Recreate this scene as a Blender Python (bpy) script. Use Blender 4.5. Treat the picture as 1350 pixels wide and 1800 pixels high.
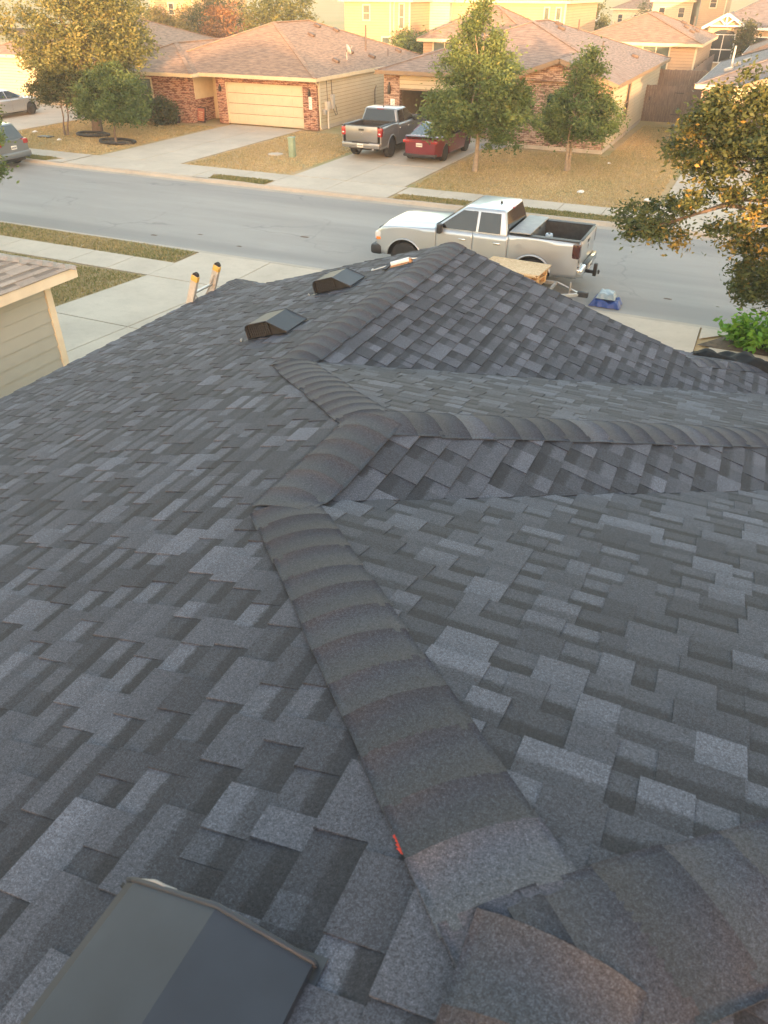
import bpy, bmesh, math, random
import numpy as np
from mathutils import Vector, Matrix
R = math.radians
rng = random.Random(7)
nrg = np.random.RandomState(11)
sc = bpy.context.scene
for o in list(bpy.data.objects): bpy.data.objects.remove(o)
col = sc.collection

# ---------------------------------------------------------------- camera, sky, sun, exposure
CAM_H, PITCH, ROLL, YAW, FPX = 6.55, 35.1, -0.24, 24.5, 1309.0
cam = bpy.data.cameras.new('camera'); camo = bpy.data.objects.new('camera', cam); col.objects.link(camo)
cam.sensor_fit = 'HORIZONTAL'; cam.sensor_width = 36; cam.lens = 36 * FPX / 1350
cam.clip_start = 0.05; cam.clip_end = 5000
_p, _y, _r = R(PITCH), R(YAW), R(ROLL)
FW = Vector((-math.sin(_y)*math.cos(_p), math.cos(_y)*math.cos(_p), -math.sin(_p)))
RT = Vector((math.cos(_y), math.sin(_y), 0)); UP = RT.cross(FW)
RT, UP = RT*math.cos(_r) - UP*math.sin(_r), UP*math.cos(_r) + RT*math.sin(_r)
CO = Vector((0, 0, CAM_H))
mw = Matrix((RT, UP, -FW)).transposed().to_4x4(); mw.translation = CO
camo.matrix_world = mw
cam.dof.use_dof = True; cam.dof.focus_distance = 9.0; cam.dof.aperture_fstop = 9.0
sc.camera = camo

SUN_EL, SUN_AZ = 3.4, 153.0          # azimuth clockwise from +Y (the street side)
sd = Vector((math.sin(R(SUN_AZ))*math.cos(R(SUN_EL)), math.cos(R(SUN_AZ))*math.cos(R(SUN_EL)), math.sin(R(SUN_EL))))
w = bpy.data.worlds.new('World'); sc.world = w; w.use_nodes = True
nt = w.node_tree; bg = nt.nodes['Background']
sky = nt.nodes.new('ShaderNodeTexSky'); sky.sky_type = 'NISHITA'; sky.sun_disc = False
sky.sun_elevation = R(SUN_EL); sky.sun_rotation = R(SUN_AZ); sky.dust_density = 1.0; sky.ozone_density = 1.6; sky.air_density = 1.0
wb = nt.nodes.new('ShaderNodeMix'); wb.data_type = 'RGBA'; wb.blend_type = 'MULTIPLY'; wb.inputs[0].default_value = 1; wb.inputs[7].default_value = (1.36, 1.0, .77, 1)   # the camera's white balance
nt.links.new(sky.outputs[0], wb.inputs[6]); nt.links.new(wb.outputs[2], bg.inputs[0]); bg.inputs[1].default_value = 0.15
sl = bpy.data.lights.new('sun', 'SUN'); sl.energy = 1.2; sl.angle = R(0.5); sl.color = (1.0, 0.55, 0.27)
so = bpy.data.objects.new('sun', sl); col.objects.link(so); so.rotation_euler = sd.to_track_quat('Z', 'Y').to_euler(); so.location = (0, -20, 40)
vs = sc.view_settings; vs.view_transform = 'Standard'; vs.look = 'None'; vs.gamma = 1; vs.use_curve_mapping = False
vs.exposure = 3.75
sc.render.engine = 'CYCLES'

# ---------------------------------------------------------------- materials
MATS = {}
def ramp(nt, f, stops):
    r = nt.nodes.new('ShaderNodeValToRGB'); el = r.color_ramp.elements
    while len(el) < len(stops): el.new(0.5)
    for e, (p, c) in zip(el, stops): e.position = p; e.color = (*c, 1)
    nt.links.new(f, r.inputs[0]); return r.outputs[0]
def noise(nt, scale, detail=4, co=None, rough=.6, stretch=None):
    n = nt.nodes.new('ShaderNodeTexNoise'); n.inputs['Scale'].default_value = scale; n.inputs['Detail'].default_value = detail
    n.inputs['Roughness'].default_value = rough
    if co is None: co = nt.nodes.new('ShaderNodeTexCoord').outputs['Object']
    if stretch:
        mp = nt.nodes.new('ShaderNodeMapping'); mp.inputs['Scale'].default_value = stretch; nt.links.new(co, mp.inputs[0]); co = mp.outputs[0]
    nt.links.new(co, n.inputs['Vector']); return n.outputs['Fac']
def mixc(nt, f, a, b, mode='MIX'):
    m = nt.nodes.new('ShaderNodeMix'); m.data_type = 'RGBA'; m.blend_type = mode
    for i, v in ((0, f), (6, a), (7, b)):
        if hasattr(v, 'links') or isinstance(v, bpy.types.NodeSocket): nt.links.new(v, m.inputs[i])
        elif i == 0: m.inputs[0].default_value = v
        else: m.inputs[i].default_value = (*v, 1)
    return m.outputs[2]
def math_(nt, op, a, b=None, clamp=False):
    m = nt.nodes.new('ShaderNodeMath'); m.operation = op; m.use_clamp = clamp
    for i, v in ((0, a), (1, b)):
        if v is None: continue
        if isinstance(v, bpy.types.NodeSocket): nt.links.new(v, m.inputs[i])
        else: m.inputs[i].default_value = v
    return m.outputs[0]
def base(name):
    m = bpy.data.materials.new(name); m.use_nodes = True
    return m, m.node_tree, m.node_tree.nodes['Principled BSDF']
def bump(nt, b, h, strength=.3, dist=.01):
    n = nt.nodes.new('ShaderNodeBump'); n.inputs['Strength'].default_value = strength; n.inputs['Distance'].default_value = dist
    nt.links.new(h, n.inputs['Height']); nt.links.new(n.outputs[0], b.inputs['Normal'])
def mat(name, c, rough=.7, var=.2, scale=3.0, metal=0, bmp=0, bscale=60, stretch=None, coat=0, spec=None):
    if name in MATS: return MATS[name]
    m, t, b = base(name)
    f = noise(t, scale, 5, stretch=stretch)
    lo = tuple(max(0, x*(1-var)) for x in c); hi = tuple(min(1, x*(1+var)) for x in c)
    o = ramp(t, f, [(.3, lo), (.7, hi)])
    t.links.new(o, b.inputs['Base Color']); b.inputs['Roughness'].default_value = rough; b.inputs['Metallic'].default_value = metal
    b.inputs['Coat Weight'].default_value = coat; b.inputs['Coat Roughness'].default_value = .08
    if spec is not None: b.inputs['Specular IOR Level'].default_value = spec
    if bmp: bump(t, b, noise(t, bscale, 3), bmp, .004)
    MATS[name] = m; return m
def shingle_mat(name, dark, light, band=.5):
    # colour per tab from the 'tone' attribute: R tone, G height in the exposure, B strength of the printed dark blend line
    m, t, b = base(name)
    a = t.nodes.new('ShaderNodeAttribute'); a.attribute_name = 'tone'
    s = t.nodes.new('ShaderNodeSeparateColor'); t.links.new(a.outputs['Color'], s.inputs[0])
    co = t.nodes.new('ShaderNodeTexCoord').outputs['Object']
    c = mixc(t, s.outputs[0], dark, light)
    big = noise(t, 2.2, 4, co)
    c = mixc(t, math_(t, 'MULTIPLY', big, .35), c, tuple(x*.6 for x in dark))
    wob = math_(t, 'MULTIPLY', math_(t, 'SUBTRACT', noise(t, 60, 2, co), .5), .22)
    v = math_(t, 'ADD', s.outputs[1], wob)
    mr = t.nodes.new('ShaderNodeMapRange'); mr.interpolation_type = 'SMOOTHSTEP'; t.links.new(v, mr.inputs[0])
    mr.inputs[1].default_value = .46; mr.inputs[2].default_value = .64; mr.inputs[3].default_value = 0; mr.inputs[4].default_value = 1
    f = math_(t, 'MULTIPLY', mr.outputs[0], s.outputs[2])
    c = mixc(t, f, c, tuple(x*.50 for x in dark))
    def times(k, fac, col): return mixc(t, fac, col, mixc(t, 1.0, col, (k, k, k), 'MULTIPLY'))
    g3 = noise(t, 130, 2, co, .7); g = noise(t, 420, 2, co, .8); g2 = noise(t, 300, 1, co, .5)   # mineral granules
    c = times(.45, ramp(t, g3, [(.34, (.6,)*3), (.5, (0, 0, 0))]), c); c = times(1.7, ramp(t, g3, [(.52, (0, 0, 0)), (.7, (.6,)*3)]), c)
    c = times(2.9, ramp(t, g, [(.46, (0, 0, 0)), (.64, (.8,)*3)]), c); c = times(.3, ramp(t, g2, [(.28, (.75,)*3), (.42, (0, 0, 0))]), c)
    t.links.new(c, b.inputs['Base Color']); b.inputs['Roughness'].default_value = .82; b.inputs['Specular IOR Level'].default_value = .35
    bump(t, b, g, .55, .003)
    MATS[name] = m; return m
def leaf_mat(name, dark, mid, light, tip):
    m, t, b = base(name)
    a = t.nodes.new('ShaderNodeAttribute'); a.attribute_name = 'leaf'
    s = t.nodes.new('ShaderNodeSeparateColor'); t.links.new(a.outputs['Color'], s.inputs[0])
    c = ramp(t, s.outputs[0], [(0, dark), (.45, mid), (.85, light), (1, tip)])
    t.links.new(c, b.inputs['Base Color']); b.inputs['Roughness'].default_value = .6; b.inputs['Specular IOR Level'].default_value = .35
    tr = t.nodes.new('ShaderNodeBsdfTranslucent'); t.links.new(c, tr.inputs[0])
    mx = t.nodes.new('ShaderNodeMixShader'); mx.inputs[0].default_value = .3
    t.links.new(b.outputs[0], mx.inputs[1]); t.links.new(tr.outputs[0], mx.inputs[2])
    t.links.new(mx.outputs[0], t.nodes['Material Output'].inputs[0])
    MATS[name] = m; return m
def brick_mat(name, c1, c2, mortar):
    m, t, b = base(name)
    uv = t.nodes.new('ShaderNodeUVMap').outputs[0]
    br = t.nodes.new('ShaderNodeTexBrick'); t.links.new(uv, br.inputs[0])
    br.inputs['Color1'].default_value = (*c1, 1); br.inputs['Color2'].default_value = (*c2, 1); br.inputs['Mortar'].default_value = (*mortar, 1)
    br.inputs['Scale'].default_value = 1; br.inputs['Brick Width'].default_value = .24; br.inputs['Row Height'].default_value = .086
    br.inputs['Mortar Size'].default_value = .010; br.inputs['Bias'].default_value = -.1
    n = noise(t, 2.5, 5, uv)
    n3 = noise(t, 6, 2, uv, stretch=(.45, 1.9, 1))
    o = mixc(t, ramp(t, n3, [(.5, (0, 0, 0)), (.58, (.85,)*3)]), br.outputs[0], tuple(x*.45 for x in c1))
    o = mixc(t, ramp(t, n, [(.52, (0, 0, 0)), (.72, (.3,)*3)]), o, mortar)
    t.links.new(o, b.inputs['Base Color']); b.inputs['Roughness'].default_value = .9
    bump(t, b, br.outputs['Fac'], -.4, .01); MATS[name] = m; return m
def roof_mat(name, c, c2):
    # far roofs: courses and tabs under 4 pixels, left to the material
    m, t, b = base(name)
    uv = t.nodes.new('ShaderNodeUVMap').outputs[0]
    br = t.nodes.new('ShaderNodeTexBrick'); t.links.new(uv, br.inputs[0]); br.inputs['Scale'].default_value = 1
    br.inputs['Color1'].default_value = (*c, 1); br.inputs['Color2'].default_value = (*c2, 1); br.inputs['Mortar'].default_value = (*[x*.55 for x in c2], 1)
    br.inputs['Brick Width'].default_value = .33; br.inputs['Row Height'].default_value = .145; br.inputs['Mortar Size'].default_value = .007
    o = mixc(t, ramp(t, noise(t, 1.6, 5, uv, stretch=(.35, 1, 1)), [(.35, (0, 0, 0)), (.72, (.9,)*3)]), br.outputs[0], tuple(x*.55 for x in c))
    o = mixc(t, ramp(t, noise(t, 7, 4, uv, stretch=(.3, 1.2, 1)), [(.42, (0, 0, 0)), (.62, (.7,)*3)]), o, tuple(x*1.5 for x in c))
    t.links.new(o, b.inputs['Base Color']); b.inputs['Roughness'].default_value = .9
    bump(t, b, br.outputs['Fac'], -.3, .01); MATS[name] = m; return m
def lawn_mat(name, straw, green, dirt, gs=.25, gbias=.52):
    m, t, b = base(name)
    co = t.nodes.new('ShaderNodeTexCoord').outputs['Object']
    f = noise(t, gs, 4, co); f2 = noise(t, 3, 5, co); f3 = noise(t, 40, 3, co)
    c = mixc(t, ramp(t, f, [(gbias-.06, (0, 0, 0)), (gbias+.12, (.85,)*3)]), straw, green)
    c = mixc(t, ramp(t, f2, [(.5, (0, 0, 0)), (.72, (.8,)*3)]), c, dirt)
    c = mixc(t, ramp(t, f3, [(.35, (.6,)*3), (.6, (0, 0, 0))]), c, tuple(x*.55 for x in straw))
    t.links.new(c, b.inputs['Base Color']); b.inputs['Roughness'].default_value = .95
    bump(t, b, f3, .8, .05); MATS[name] = m; return m
def concrete_mat(name, c, stain=.35, s=1.0):
    m, t, b = base(name)
    co = t.nodes.new('ShaderNodeNewGeometry').outputs['Position']
    f = noise(t, .55*s, 6, co, .65); f2 = noise(t, 45, 4, co, .7); f3 = noise(t, 5*s, 5, co, .7)
    o = mixc(t, ramp(t, f, [(.38, (0, 0, 0)), (.72, (stain,)*3)]), c, tuple(x*.55 for x in c))
    o = mixc(t, ramp(t, f3, [(.52, (0, 0, 0)), (.75, (stain*.8,)*3)]), o, (c[0]*.6, c[1]*.58, c[2]*.54))
    o = mixc(t, ramp(t, f2, [(.35, (.4,)*3), (.6, (0, 0, 0))]), o, tuple(x*.72 for x in c))
    t.links.new(o, b.inputs['Base Color']); b.inputs['Roughness'].default_value = .88
    bump(t, b, f2, .25, .004); MATS[name] = m; return m
def street_mat(name):
    m, t, b = base(name)
    co = t.nodes.new('ShaderNodeNewGeometry').outputs['Position']
    f = noise(t, .35, 6, co, .6, stretch=(.25, 1.6, 1)); f2 = noise(t, 120, 3, co, .8); f3 = noise(t, 1.2, 6, co, .7, stretch=(.3, 1, 1))
    o = ramp(t, f, [(.3, (.31, .288, .255)), (.7, (.40, .372, .33))])
    o = mixc(t, ramp(t, f3, [(.5, (0, 0, 0)), (.75, (.5,)*3)]), o, (.44, .41, .365))
    o = mixc(t, ramp(t, f2, [(.4, (.5,)*3), (.6, (0, 0, 0))]), o, (.14, .14, .14))
    dis = t.nodes.new('ShaderNodeVectorMath'); dis.operation = 'ADD'; nz = t.nodes.new('ShaderNodeTexNoise'); nz.inputs['Scale'].default_value = 1.3; t.links.new(co, nz.inputs['Vector']); t.links.new(co, dis.inputs[0]); t.links.new(nz.outputs['Color'], dis.inputs[1])
    vo = t.nodes.new('ShaderNodeTexVoronoi'); vo.feature = 'DISTANCE_TO_EDGE'; vo.inputs['Scale'].default_value = .16; t.links.new(dis.outputs[0], vo.inputs['Vector'])
    ck = math_(t, 'MULTIPLY', ramp(t, vo.outputs['Distance'], [(0, (.4,)*3), (.007, (0, 0, 0))]), ramp(t, noise(t, .3, 2, co), [(.45, (0, 0, 0)), (.6, (1, 1, 1))]))
    o = mixc(t, ck, o, (.10, .10, .10))
    o = mixc(t, ramp(t, noise(t, .22, 3, co, .5, stretch=(.12, 2.2, 1)), [(.46, (0, 0, 0)), (.62, (.55,)*3)]), o, (.20, .19, .175))
    t.links.new(o, b.inputs['Base Color']); b.inputs['Roughness'].default_value = .85
    bump(t, b, f2, .4, .004); MATS[name] = m; return m
def osb_mat(name):
    m, t, b = base(name)
    v = t.nodes.new('ShaderNodeTexVoronoi'); v.inputs['Scale'].default_value = 26
    mp = t.nodes.new('ShaderNodeMapping'); mp.inputs['Scale'].default_value = (1, 2.5, 1); mp.inputs['Rotation'].default_value = (0, 0, .6)
    t.links.new(t.nodes.new('ShaderNodeTexCoord').outputs['Object'], mp.inputs[0]); t.links.new(mp.outputs[0], v.inputs['Vector'])
    s = t.nodes.new('ShaderNodeSeparateColor'); t.links.new(v.outputs['Color'], s.inputs[0])
    t.links.new(ramp(t, s.outputs[0], [(0, (.46, .31, .16)), (.5, (.60, .43, .24)), (1, (.70, .54, .33))]), b.inputs['Base Color'])
    b.inputs['Roughness'].default_value = .7; MATS[name] = m; return m

shingle_mat('charcoal_shingle', (.0265, .0285, .0365), (.083, .0885, .110))
shingle_mat('weathered_shingle', (.20, .17, .14), (.30, .26, .215))
street_mat('asphalt'); concrete_mat('concrete', (.56, .485, .38), .5); concrete_mat('kerb_concrete', (.46, .40, .32), .5, 2)
lawn_mat('dry_lawn', (.54, .39, .20), (.27, .28, .10), (.42, .30, .16)); lawn_mat('green_verge', (.42, .31, .15), (.18, .20, .07), (.32, .24, .12), .35, .52)
lawn_mat('field', (.36, .30, .12), (.26, .27, .09), (.3, .25, .12), .05, .5)
mat('soil', (.10, .075, .05), .95, .4, 8, bmp=.8)
brick_mat('red_brick', (.20, .070, .045), (.40, .19, .115), (.50, .40, .30)); brick_mat('tan_brick', (.24, .135, .095), (.40, .27, .19), (.48, .40, .32))
brick_mat('grey_brick', (.20, .16, .13), (.30, .25, .21), (.4, .36, .32))
roof_mat('tan_roof', (.265, .185, .128), (.215, .15, .105)); roof_mat('grey_roof', (.17, .155, .15), (.13, .12, .12)); roof_mat('brown_roof', (.235, .18, .145), (.19, .145, .12))
mat('cream_siding', (.48, .42, .29), .65, .06, 1.5); mat('sage_siding', (.33, .345, .31), .65, .06, 1.2); mat('orange_siding', (.42, .29, .175), .65, .06, 1.5)
mat('grey_siding', (.33, .33, .32), .65, .08, 1.5); mat('trim_cream', (.58, .50, .34), .55, .08, 3); mat('trim_pale', (.66, .58, .44), .55, .08, 3)
mat('trim_brown', (.22, .16, .10), .6, .1, 3); mat('white_trim', (.78, .76, .70), .5, .05, 3)
mat('door_cream', (.55, .50, .36), .5, .05, 2); mat('dark_door', (.075, .07, .072), .5, .1, 2); mat('front_door', (.30, .25, .13), .5, .1, 2)
mat('wood_fence', (.17, .125, .095), .9, .35, 6, stretch=(3, 3, .4)); mat('wood_dark', (.10, .075, .06), .9, .3, 6)
mat('slab_edge', (.42, .38, .31), .9, .15, 4)
mat('glass_dark', (.03, .04, .045), .06, .2, 2, spec=.8); mat('glass_green', (.10, .13, .11), .10, .25, 2, spec=.8); mat('car_glass', (.010, .012, .014), .04, .1, 2, spec=.7)
mat('rear_glass', (.05, .065, .07), .05, .15, 2, spec=.8)
mat('silver_paint', (.44, .475, .50), .36, .04, 1, .65, coat=.8); mat('grey_paint', (.25, .255, .26), .30, .05, 1, .6, coat=.8)
mat('maroon_paint', (.16, .012, .022), .28, .06, 1, .4, coat=.9); mat('slate_paint', (.17, .185, .195), .3, .05, 1, .5, coat=.7)
mat('chrome', (.72, .72, .72), .16, .05, 3, 1.0); mat('black_plastic', (.020, .020, .022), .5, .2, 5); mat('rubber', (.022, .022, .023), .85, .2, 8)
mat('rim_alloy', (.42, .42, .43), .3, .1, 3, .9); mat('rim_black', (.03, .03, .03), .4, .1, 3, .5); mat('tail_red', (.30, .012, .012), .15, .2, 6, coat=.6)
mat('tail_dark', (.05, .012, .012), .15, .2, 6, coat=.6); mat('lamp_amber', (.75, .22, .04), .25, .1, 6); mat('lamp_clear', (.62, .62, .60), .15, .1, 6, coat=.5)
mat('plate_white', (.70, .68, .60), .5, .06, 6); mat('ink', (.10, .10, .14), .6, .1, 6)
mat('bed_liner', (.035, .035, .035), .8, .3, 12, bmp=.4); mat('toolbox', (.16, .17, .175), .45, .15, 4, .5); mat('lid_metal', (.30, .305, .30), .55, .15, 5, .4)
mat('vent_metal', (.028, .034, .045), .55, .25, 3, .25, bmp=.1, bscale=8); mat('vent_dark', (.012, .013, .015), .75, .3, 20)
mat('caulk', (.24, .23, .22), .6, .2, 30); mat('chalk_red', (.55, .05, .03), .9, .3, 60)
mat('aluminium', (.55, .55, .54), .35, .15, 8, .9); mat('bare_steel', (.40, .38, .35), .5, .25, 8, .7); mat('pale_tube', (.55, .60, .62), .4, .15, 20)
mat('orange_tube', (.30, .17, .09), .5, .3, 25)
mat('fibreglass', (.42, .40, .36), .6, .2, 15); mat('ladder_yellow', (.55, .36, .09), .5, .1, 10); mat('rope', (.32, .29, .24), .9, .3, 40)
osb_mat('osb'); mat('pine', (.55, .34, .15), .75, .25, 12, stretch=(1, 6, 6))
mat('tarp_blue', (.018, .05, .20), .45, .25, 6, bmp=.3, bscale=12); mat('pale_wrap', (.24, .31, .34), .4, .2, 5, bmp=.5, bscale=9); mat('black_sheet', (.012, .0135, .0145), .8, .35, 5, bmp=.8, bscale=14, spec=.2)
mat('cardboard', (.36, .24, .13), .85, .2, 10); mat('blue_bottle', (.32, .42, .52), .35, .15, 8)
mat('pedestal_green', (.25, .33, .23), .6, .12, 6); mat('box_grey', (.36, .37, .36), .5, .1, 5); mat('box_pale', (.5, .48, .42), .6, .1, 5)
mat('edging_black', (.025, .025, .025), .6, .3, 8); mat('sign_orange', (.36, .13, .08), .6, .12, 20); mat('bin_green', (.018, .035, .026), .5, .2, 5)
mat('pipe_brown', (.085, .062, .05), .6, .2, 8); mat('pipe_white', (.66, .63, .56), .5, .1, 6); mat('lantern_black', (.03, .028, .025), .5, .1, 8)
mat('bark', (.155, .115, .085), .95, .35, 9, bmp=.8, bscale=25, stretch=(1, 1, .25)); mat('bark_pale', (.27, .215, .155), .95, .3, 9, bmp=.6, bscale=25)
mat('paper', (.75, .74, .70), .8, .1, 9); mat('garage_wall', (.40, .35, .26), .8, .1, 3); mat('clutter_dark', (.05, .045, .04), .8, .4, 9)
mat('tank_white', (.75, .72, .66), .5, .05, 2); mat('stone_tan', (.42, .33, .22), .9, .3, 3, bmp=.8, bscale=6)
leaf_mat('leaf_oak', (.028, .045, .016), (.068, .092, .030), (.13, .145, .045), (.36, .25, .06))
leaf_mat('leaf_street', (.048, .082, .022), (.10, .155, .045), (.165, .22, .068), (.25, .27, .09))
leaf_mat('leaf_olive', (.048, .066, .020), (.10, .122, .036), (.17, .175, .055), (.25, .22, .07))
leaf_mat('leaf_gold', (.10, .09, .025), (.19, .16, .045), (.28, .22, .065), (.34, .25, .09)); leaf_mat('leaf_rust', (.14, .07, .03), (.24, .12, .05), (.32, .18, .07), (.36, .22, .1))
leaf_mat('leaf_dark', (.028, .045, .016), (.055, .08, .028), (.085, .09, .03), (.13, .12, .04)); leaf_mat('leaf_bright', (.06, .16, .015), (.13, .30, .03), (.22, .42, .05), (.3, .48, .07))
leaf_mat('leaf_dry', (.28, .24, .09), (.50, .36, .17), (.60, .46, .24), (.66, .54, .31)); leaf_mat('leaf_grass', (.10, .13, .035), (.17, .19, .06), (.30, .25, .10), (.44, .34, .16))

# ---------------------------------------------------------------- mesh helpers
def link(o, parent=None):
    col.objects.link(o)
    if parent is not None: o.parent = parent
    return o
def obj(name, me, m=None, parent=None):
    if m is not None and not me.materials: me.materials.append(MATS[m] if isinstance(m, str) else m)
    return link(bpy.data.objects.new(name, me), parent)
def tag(o, label=None, cat=None, group=None, kind=None):
    if label: o['label'] = label
    if cat: o['category'] = cat
    if group: o['group'] = group
    if kind: o['kind'] = kind
    return o
def empty(name, label, cat, loc=(0, 0, 0), rz=0, group=None):
    o = bpy.data.objects.new(name, None); col.objects.link(o); o.location = loc; o.rotation_euler = (0, 0, rz); o.empty_display_size = .2
    return tag(o, label, cat, group)
class MB:
    def __init__(s): s.v = []; s.f = []; s.uv = []; s.sm = []
    def face(s, pts, uv=None, smooth=False):
        i = len(s.v); s.v.extend([tuple(p) for p in pts]); s.f.append(tuple(range(i, i+len(pts)))); s.uv.append(uv); s.sm.append(smooth); return s
    def grid(s, rows, smooth=True, closed=False):
        i = len(s.v); n = len(rows[0])
        for r in rows: s.v.extend([tuple(p) for p in r])
        for a in range(len(rows)-1):
            for b in range(n if closed else n-1):
                c = (b+1) % n
                s.f.append((i+a*n+b, i+a*n+c, i+(a+1)*n+c, i+(a+1)*n+b)); s.uv.append(None); s.sm.append(smooth)
        return s
    def box(s, x0, x1, y0, y1, z0, z1, rot=None, at=None):
        P = [Vector((x, y, z)) for z in (z0, z1) for x, y in ((x0, y0), (x1, y0), (x1, y1), (x0, y1))]
        if rot is not None: P = [rot @ p for p in P]
        if at is not None: P = [p + Vector(at) for p in P]
        i = len(s.v); s.v.extend([tuple(p) for p in P])
        for f in ((0, 3, 2, 1), (4, 5, 6, 7), (0, 1, 5, 4), (1, 2, 6, 5), (2, 3, 7, 6), (3, 0, 4, 7)):
            s.f.append(tuple(i+k for k in f)); s.uv.append(None); s.sm.append(False)
        return s
    def bar(s, a, b, wd, ht):
        a, b = Vector(a), Vector(b); d = b-a; L = d.length
        q = d.to_track_quat('X', 'Z').to_matrix()
        return s.box(0, L, -wd/2, wd/2, -ht/2, ht/2, q, a)
    def tube(s, pts, rads, n=8, caps=True, smooth=True):
        pts = [Vector(p) for p in pts]; rads = rads if hasattr(rads, '__len__') else [rads]*len(pts)
        rows = []; ref = Vector((0, 0, 1))
        for k, p in enumerate(pts):
            d = (pts[min(k+1, len(pts)-1)] - pts[max(k-1, 0)]).normalized()
            r = ref if abs(d.dot(ref)) < .95 else Vector((1, 0, 0))
            a = d.cross(r).normalized(); b = d.cross(a)
            rows.append([p + (a*math.cos(2*math.pi*j/n) + b*math.sin(2*math.pi*j/n))*rads[k] for j in range(n)])
        s.grid(rows, smooth, True)
        if caps: s.face(rows[0][::-1]); s.face(rows[-1])
        return s
    def cyl(s, c, axis, r, h, n=20, r2=None):
        c = Vector(c); ax = Vector(axis).normalized(); return s.tube([c-ax*h/2, c+ax*h/2], [r, r if r2 is None else r2], n)
    def lathe(s, c, axis, prof, n=20, smooth=True):
        c = Vector(c); ax = Vector(axis).normalized(); t = Vector((0, 0, 1)) if abs(ax.z) < .9 else Vector((1, 0, 0))
        a = ax.cross(t).normalized(); b = ax.cross(a)
        rows = [[c + ax*h + (a*math.cos(2*math.pi*j/n)+b*math.sin(2*math.pi*j/n))*r for j in range(n)] for r, h in prof]
        s.grid(rows, smooth, True); s.face(rows[0][::-1]); s.face(rows[-1]); return s
    def prism(s, poly, axis, a, b):
        # poly in the two other coordinates, extruded along axis from a to b
        def P(p, t): return {'x': (t, p[0], p[1]), 'y': (p[0], t, p[1]), 'z': (p[0], p[1], t)}[axis]
        A = [P(p, a) for p in poly]; B = [P(p, b) for p in poly]; n = len(poly)
        s.face(A[::-1]); s.face(B)
        for k in range(n): s.face([A[k], A[(k+1) % n], B[(k+1) % n], B[k]])
        return s
    def mesh(s, name, autouv=False):
        me = bpy.data.meshes.new(name); me.from_pydata(s.v, [], s.f)
        if any(s.sm): me.polygons.foreach_set('use_smooth', s.sm)
        if autouv or any(u is not None for u in s.uv):
            l = me.uv_layers.new(name='UVMap'); me.update()
            for p, u in zip(me.polygons, s.uv):
                n = p.normal
                for k, li in enumerate(p.loop_indices):
                    if u is not None: l.data[li].uv = u[k]
                    else:
                        c = me.vertices[me.loops[li].vertex_index].co
                        l.data[li].uv = (c.x, c.y) if abs(n.z) > .8 else ((c.x, c.z) if abs(n.y) > abs(n.x) else (c.y, c.z))
        return me
    def build(s, name, m, parent=None, bevel=0, seg=2, weld=False, autouv=False, smooth_angle=None):
        me = s.mesh(name, autouv)
        if weld or bevel:
            bm = bmesh.new(); bm.from_mesh(me); bmesh.ops.remove_doubles(bm, verts=bm.verts, dist=1e-4)
            bmesh.ops.recalc_face_normals(bm, faces=bm.faces)
            if bevel:
                es = [e for e in bm.edges if len(e.link_faces) == 2 and e.calc_face_angle(0) > .35]
                bmesh.ops.bevel(bm, geom=es, offset=bevel, segments=seg, affect='EDGES', profile=.5, clamp_overlap=True)
                for f in bm.faces: f.smooth = True
            bm.to_mesh(me); bm.free()
            if bevel: me.set_sharp_from_angle(angle=.6)
        return obj(name, me, m, parent)
def copy_tree(o, parent=None):
    c = o.copy(); col.objects.link(c); c.parent = parent
    for ch in list(o.children): copy_tree(ch, c)
    return c
def px(P):
    v = Vector(P) - CO; Z = v.dot(FW)
    if Z < .05: return None
    return 675 + FPX*v.dot(RT)/Z, 900 - FPX*v.dot(UP)/Z, Z

# ---------------------------------------------------------------- ground, street, kerbs, pavements
def structure(name, mb, m, parent=None, autouv=False):
    o = mb.build(name, m, parent, autouv=autouv)
    if parent is None: o['kind'] = 'structure'
    return o
def zn(y):            # our side of the street: the lots climb a little towards the houses
    return .12 if y > 15.7 else (.12 + .38*(15.7-y)/6.7 if y > 9 else .5)
def zf(y):            # the far side: level lots, a rise behind the fences
    return .12 if y < 50 else (.12 + .8*min(1, (y-50)/9))
structure('ground', MB().face([(-2500, -400, -.08), (2500, -400, -.08), (2500, 4000, -.08), (-2500, 4000, -.08)]), 'field')
structure('street', MB().face([(-120, 18.72, 0), (90, 18.72, 0), (90, 26.52, 0), (-120, 26.52, 0)]), 'asphalt')
b = MB(); ys = [-40, 8.9, 9, 10, 12, 14, 15.7, 18.2]
b.grid([[(x, y, zn(y)-.02) for x in (-60, 40)] for y in ys], False); b.face([(-60, 18.2, .1), (40, 18.2, .1), (40, 18.2, -.1), (-60, 18.2, -.1)])
structure('near_yard', b, 'dry_lawn')
b = MB(); ys = [27.0, 40, 50, 53, 56, 59, 75, 110]
b.grid([[(x, y, zf(y)-.02) for x in np.linspace(-90, 40, 14)] for y in ys], False)
structure('far_yard', b, 'dry_lawn')
b = MB(); b.grid([[(x, y, z) for x in (-700, 700)] for y, z in ((110, .9), (250, .2), (420, -.3), (900, -1.5), (2500, -6))], False)
structure('meadow', b, 'field')
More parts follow.
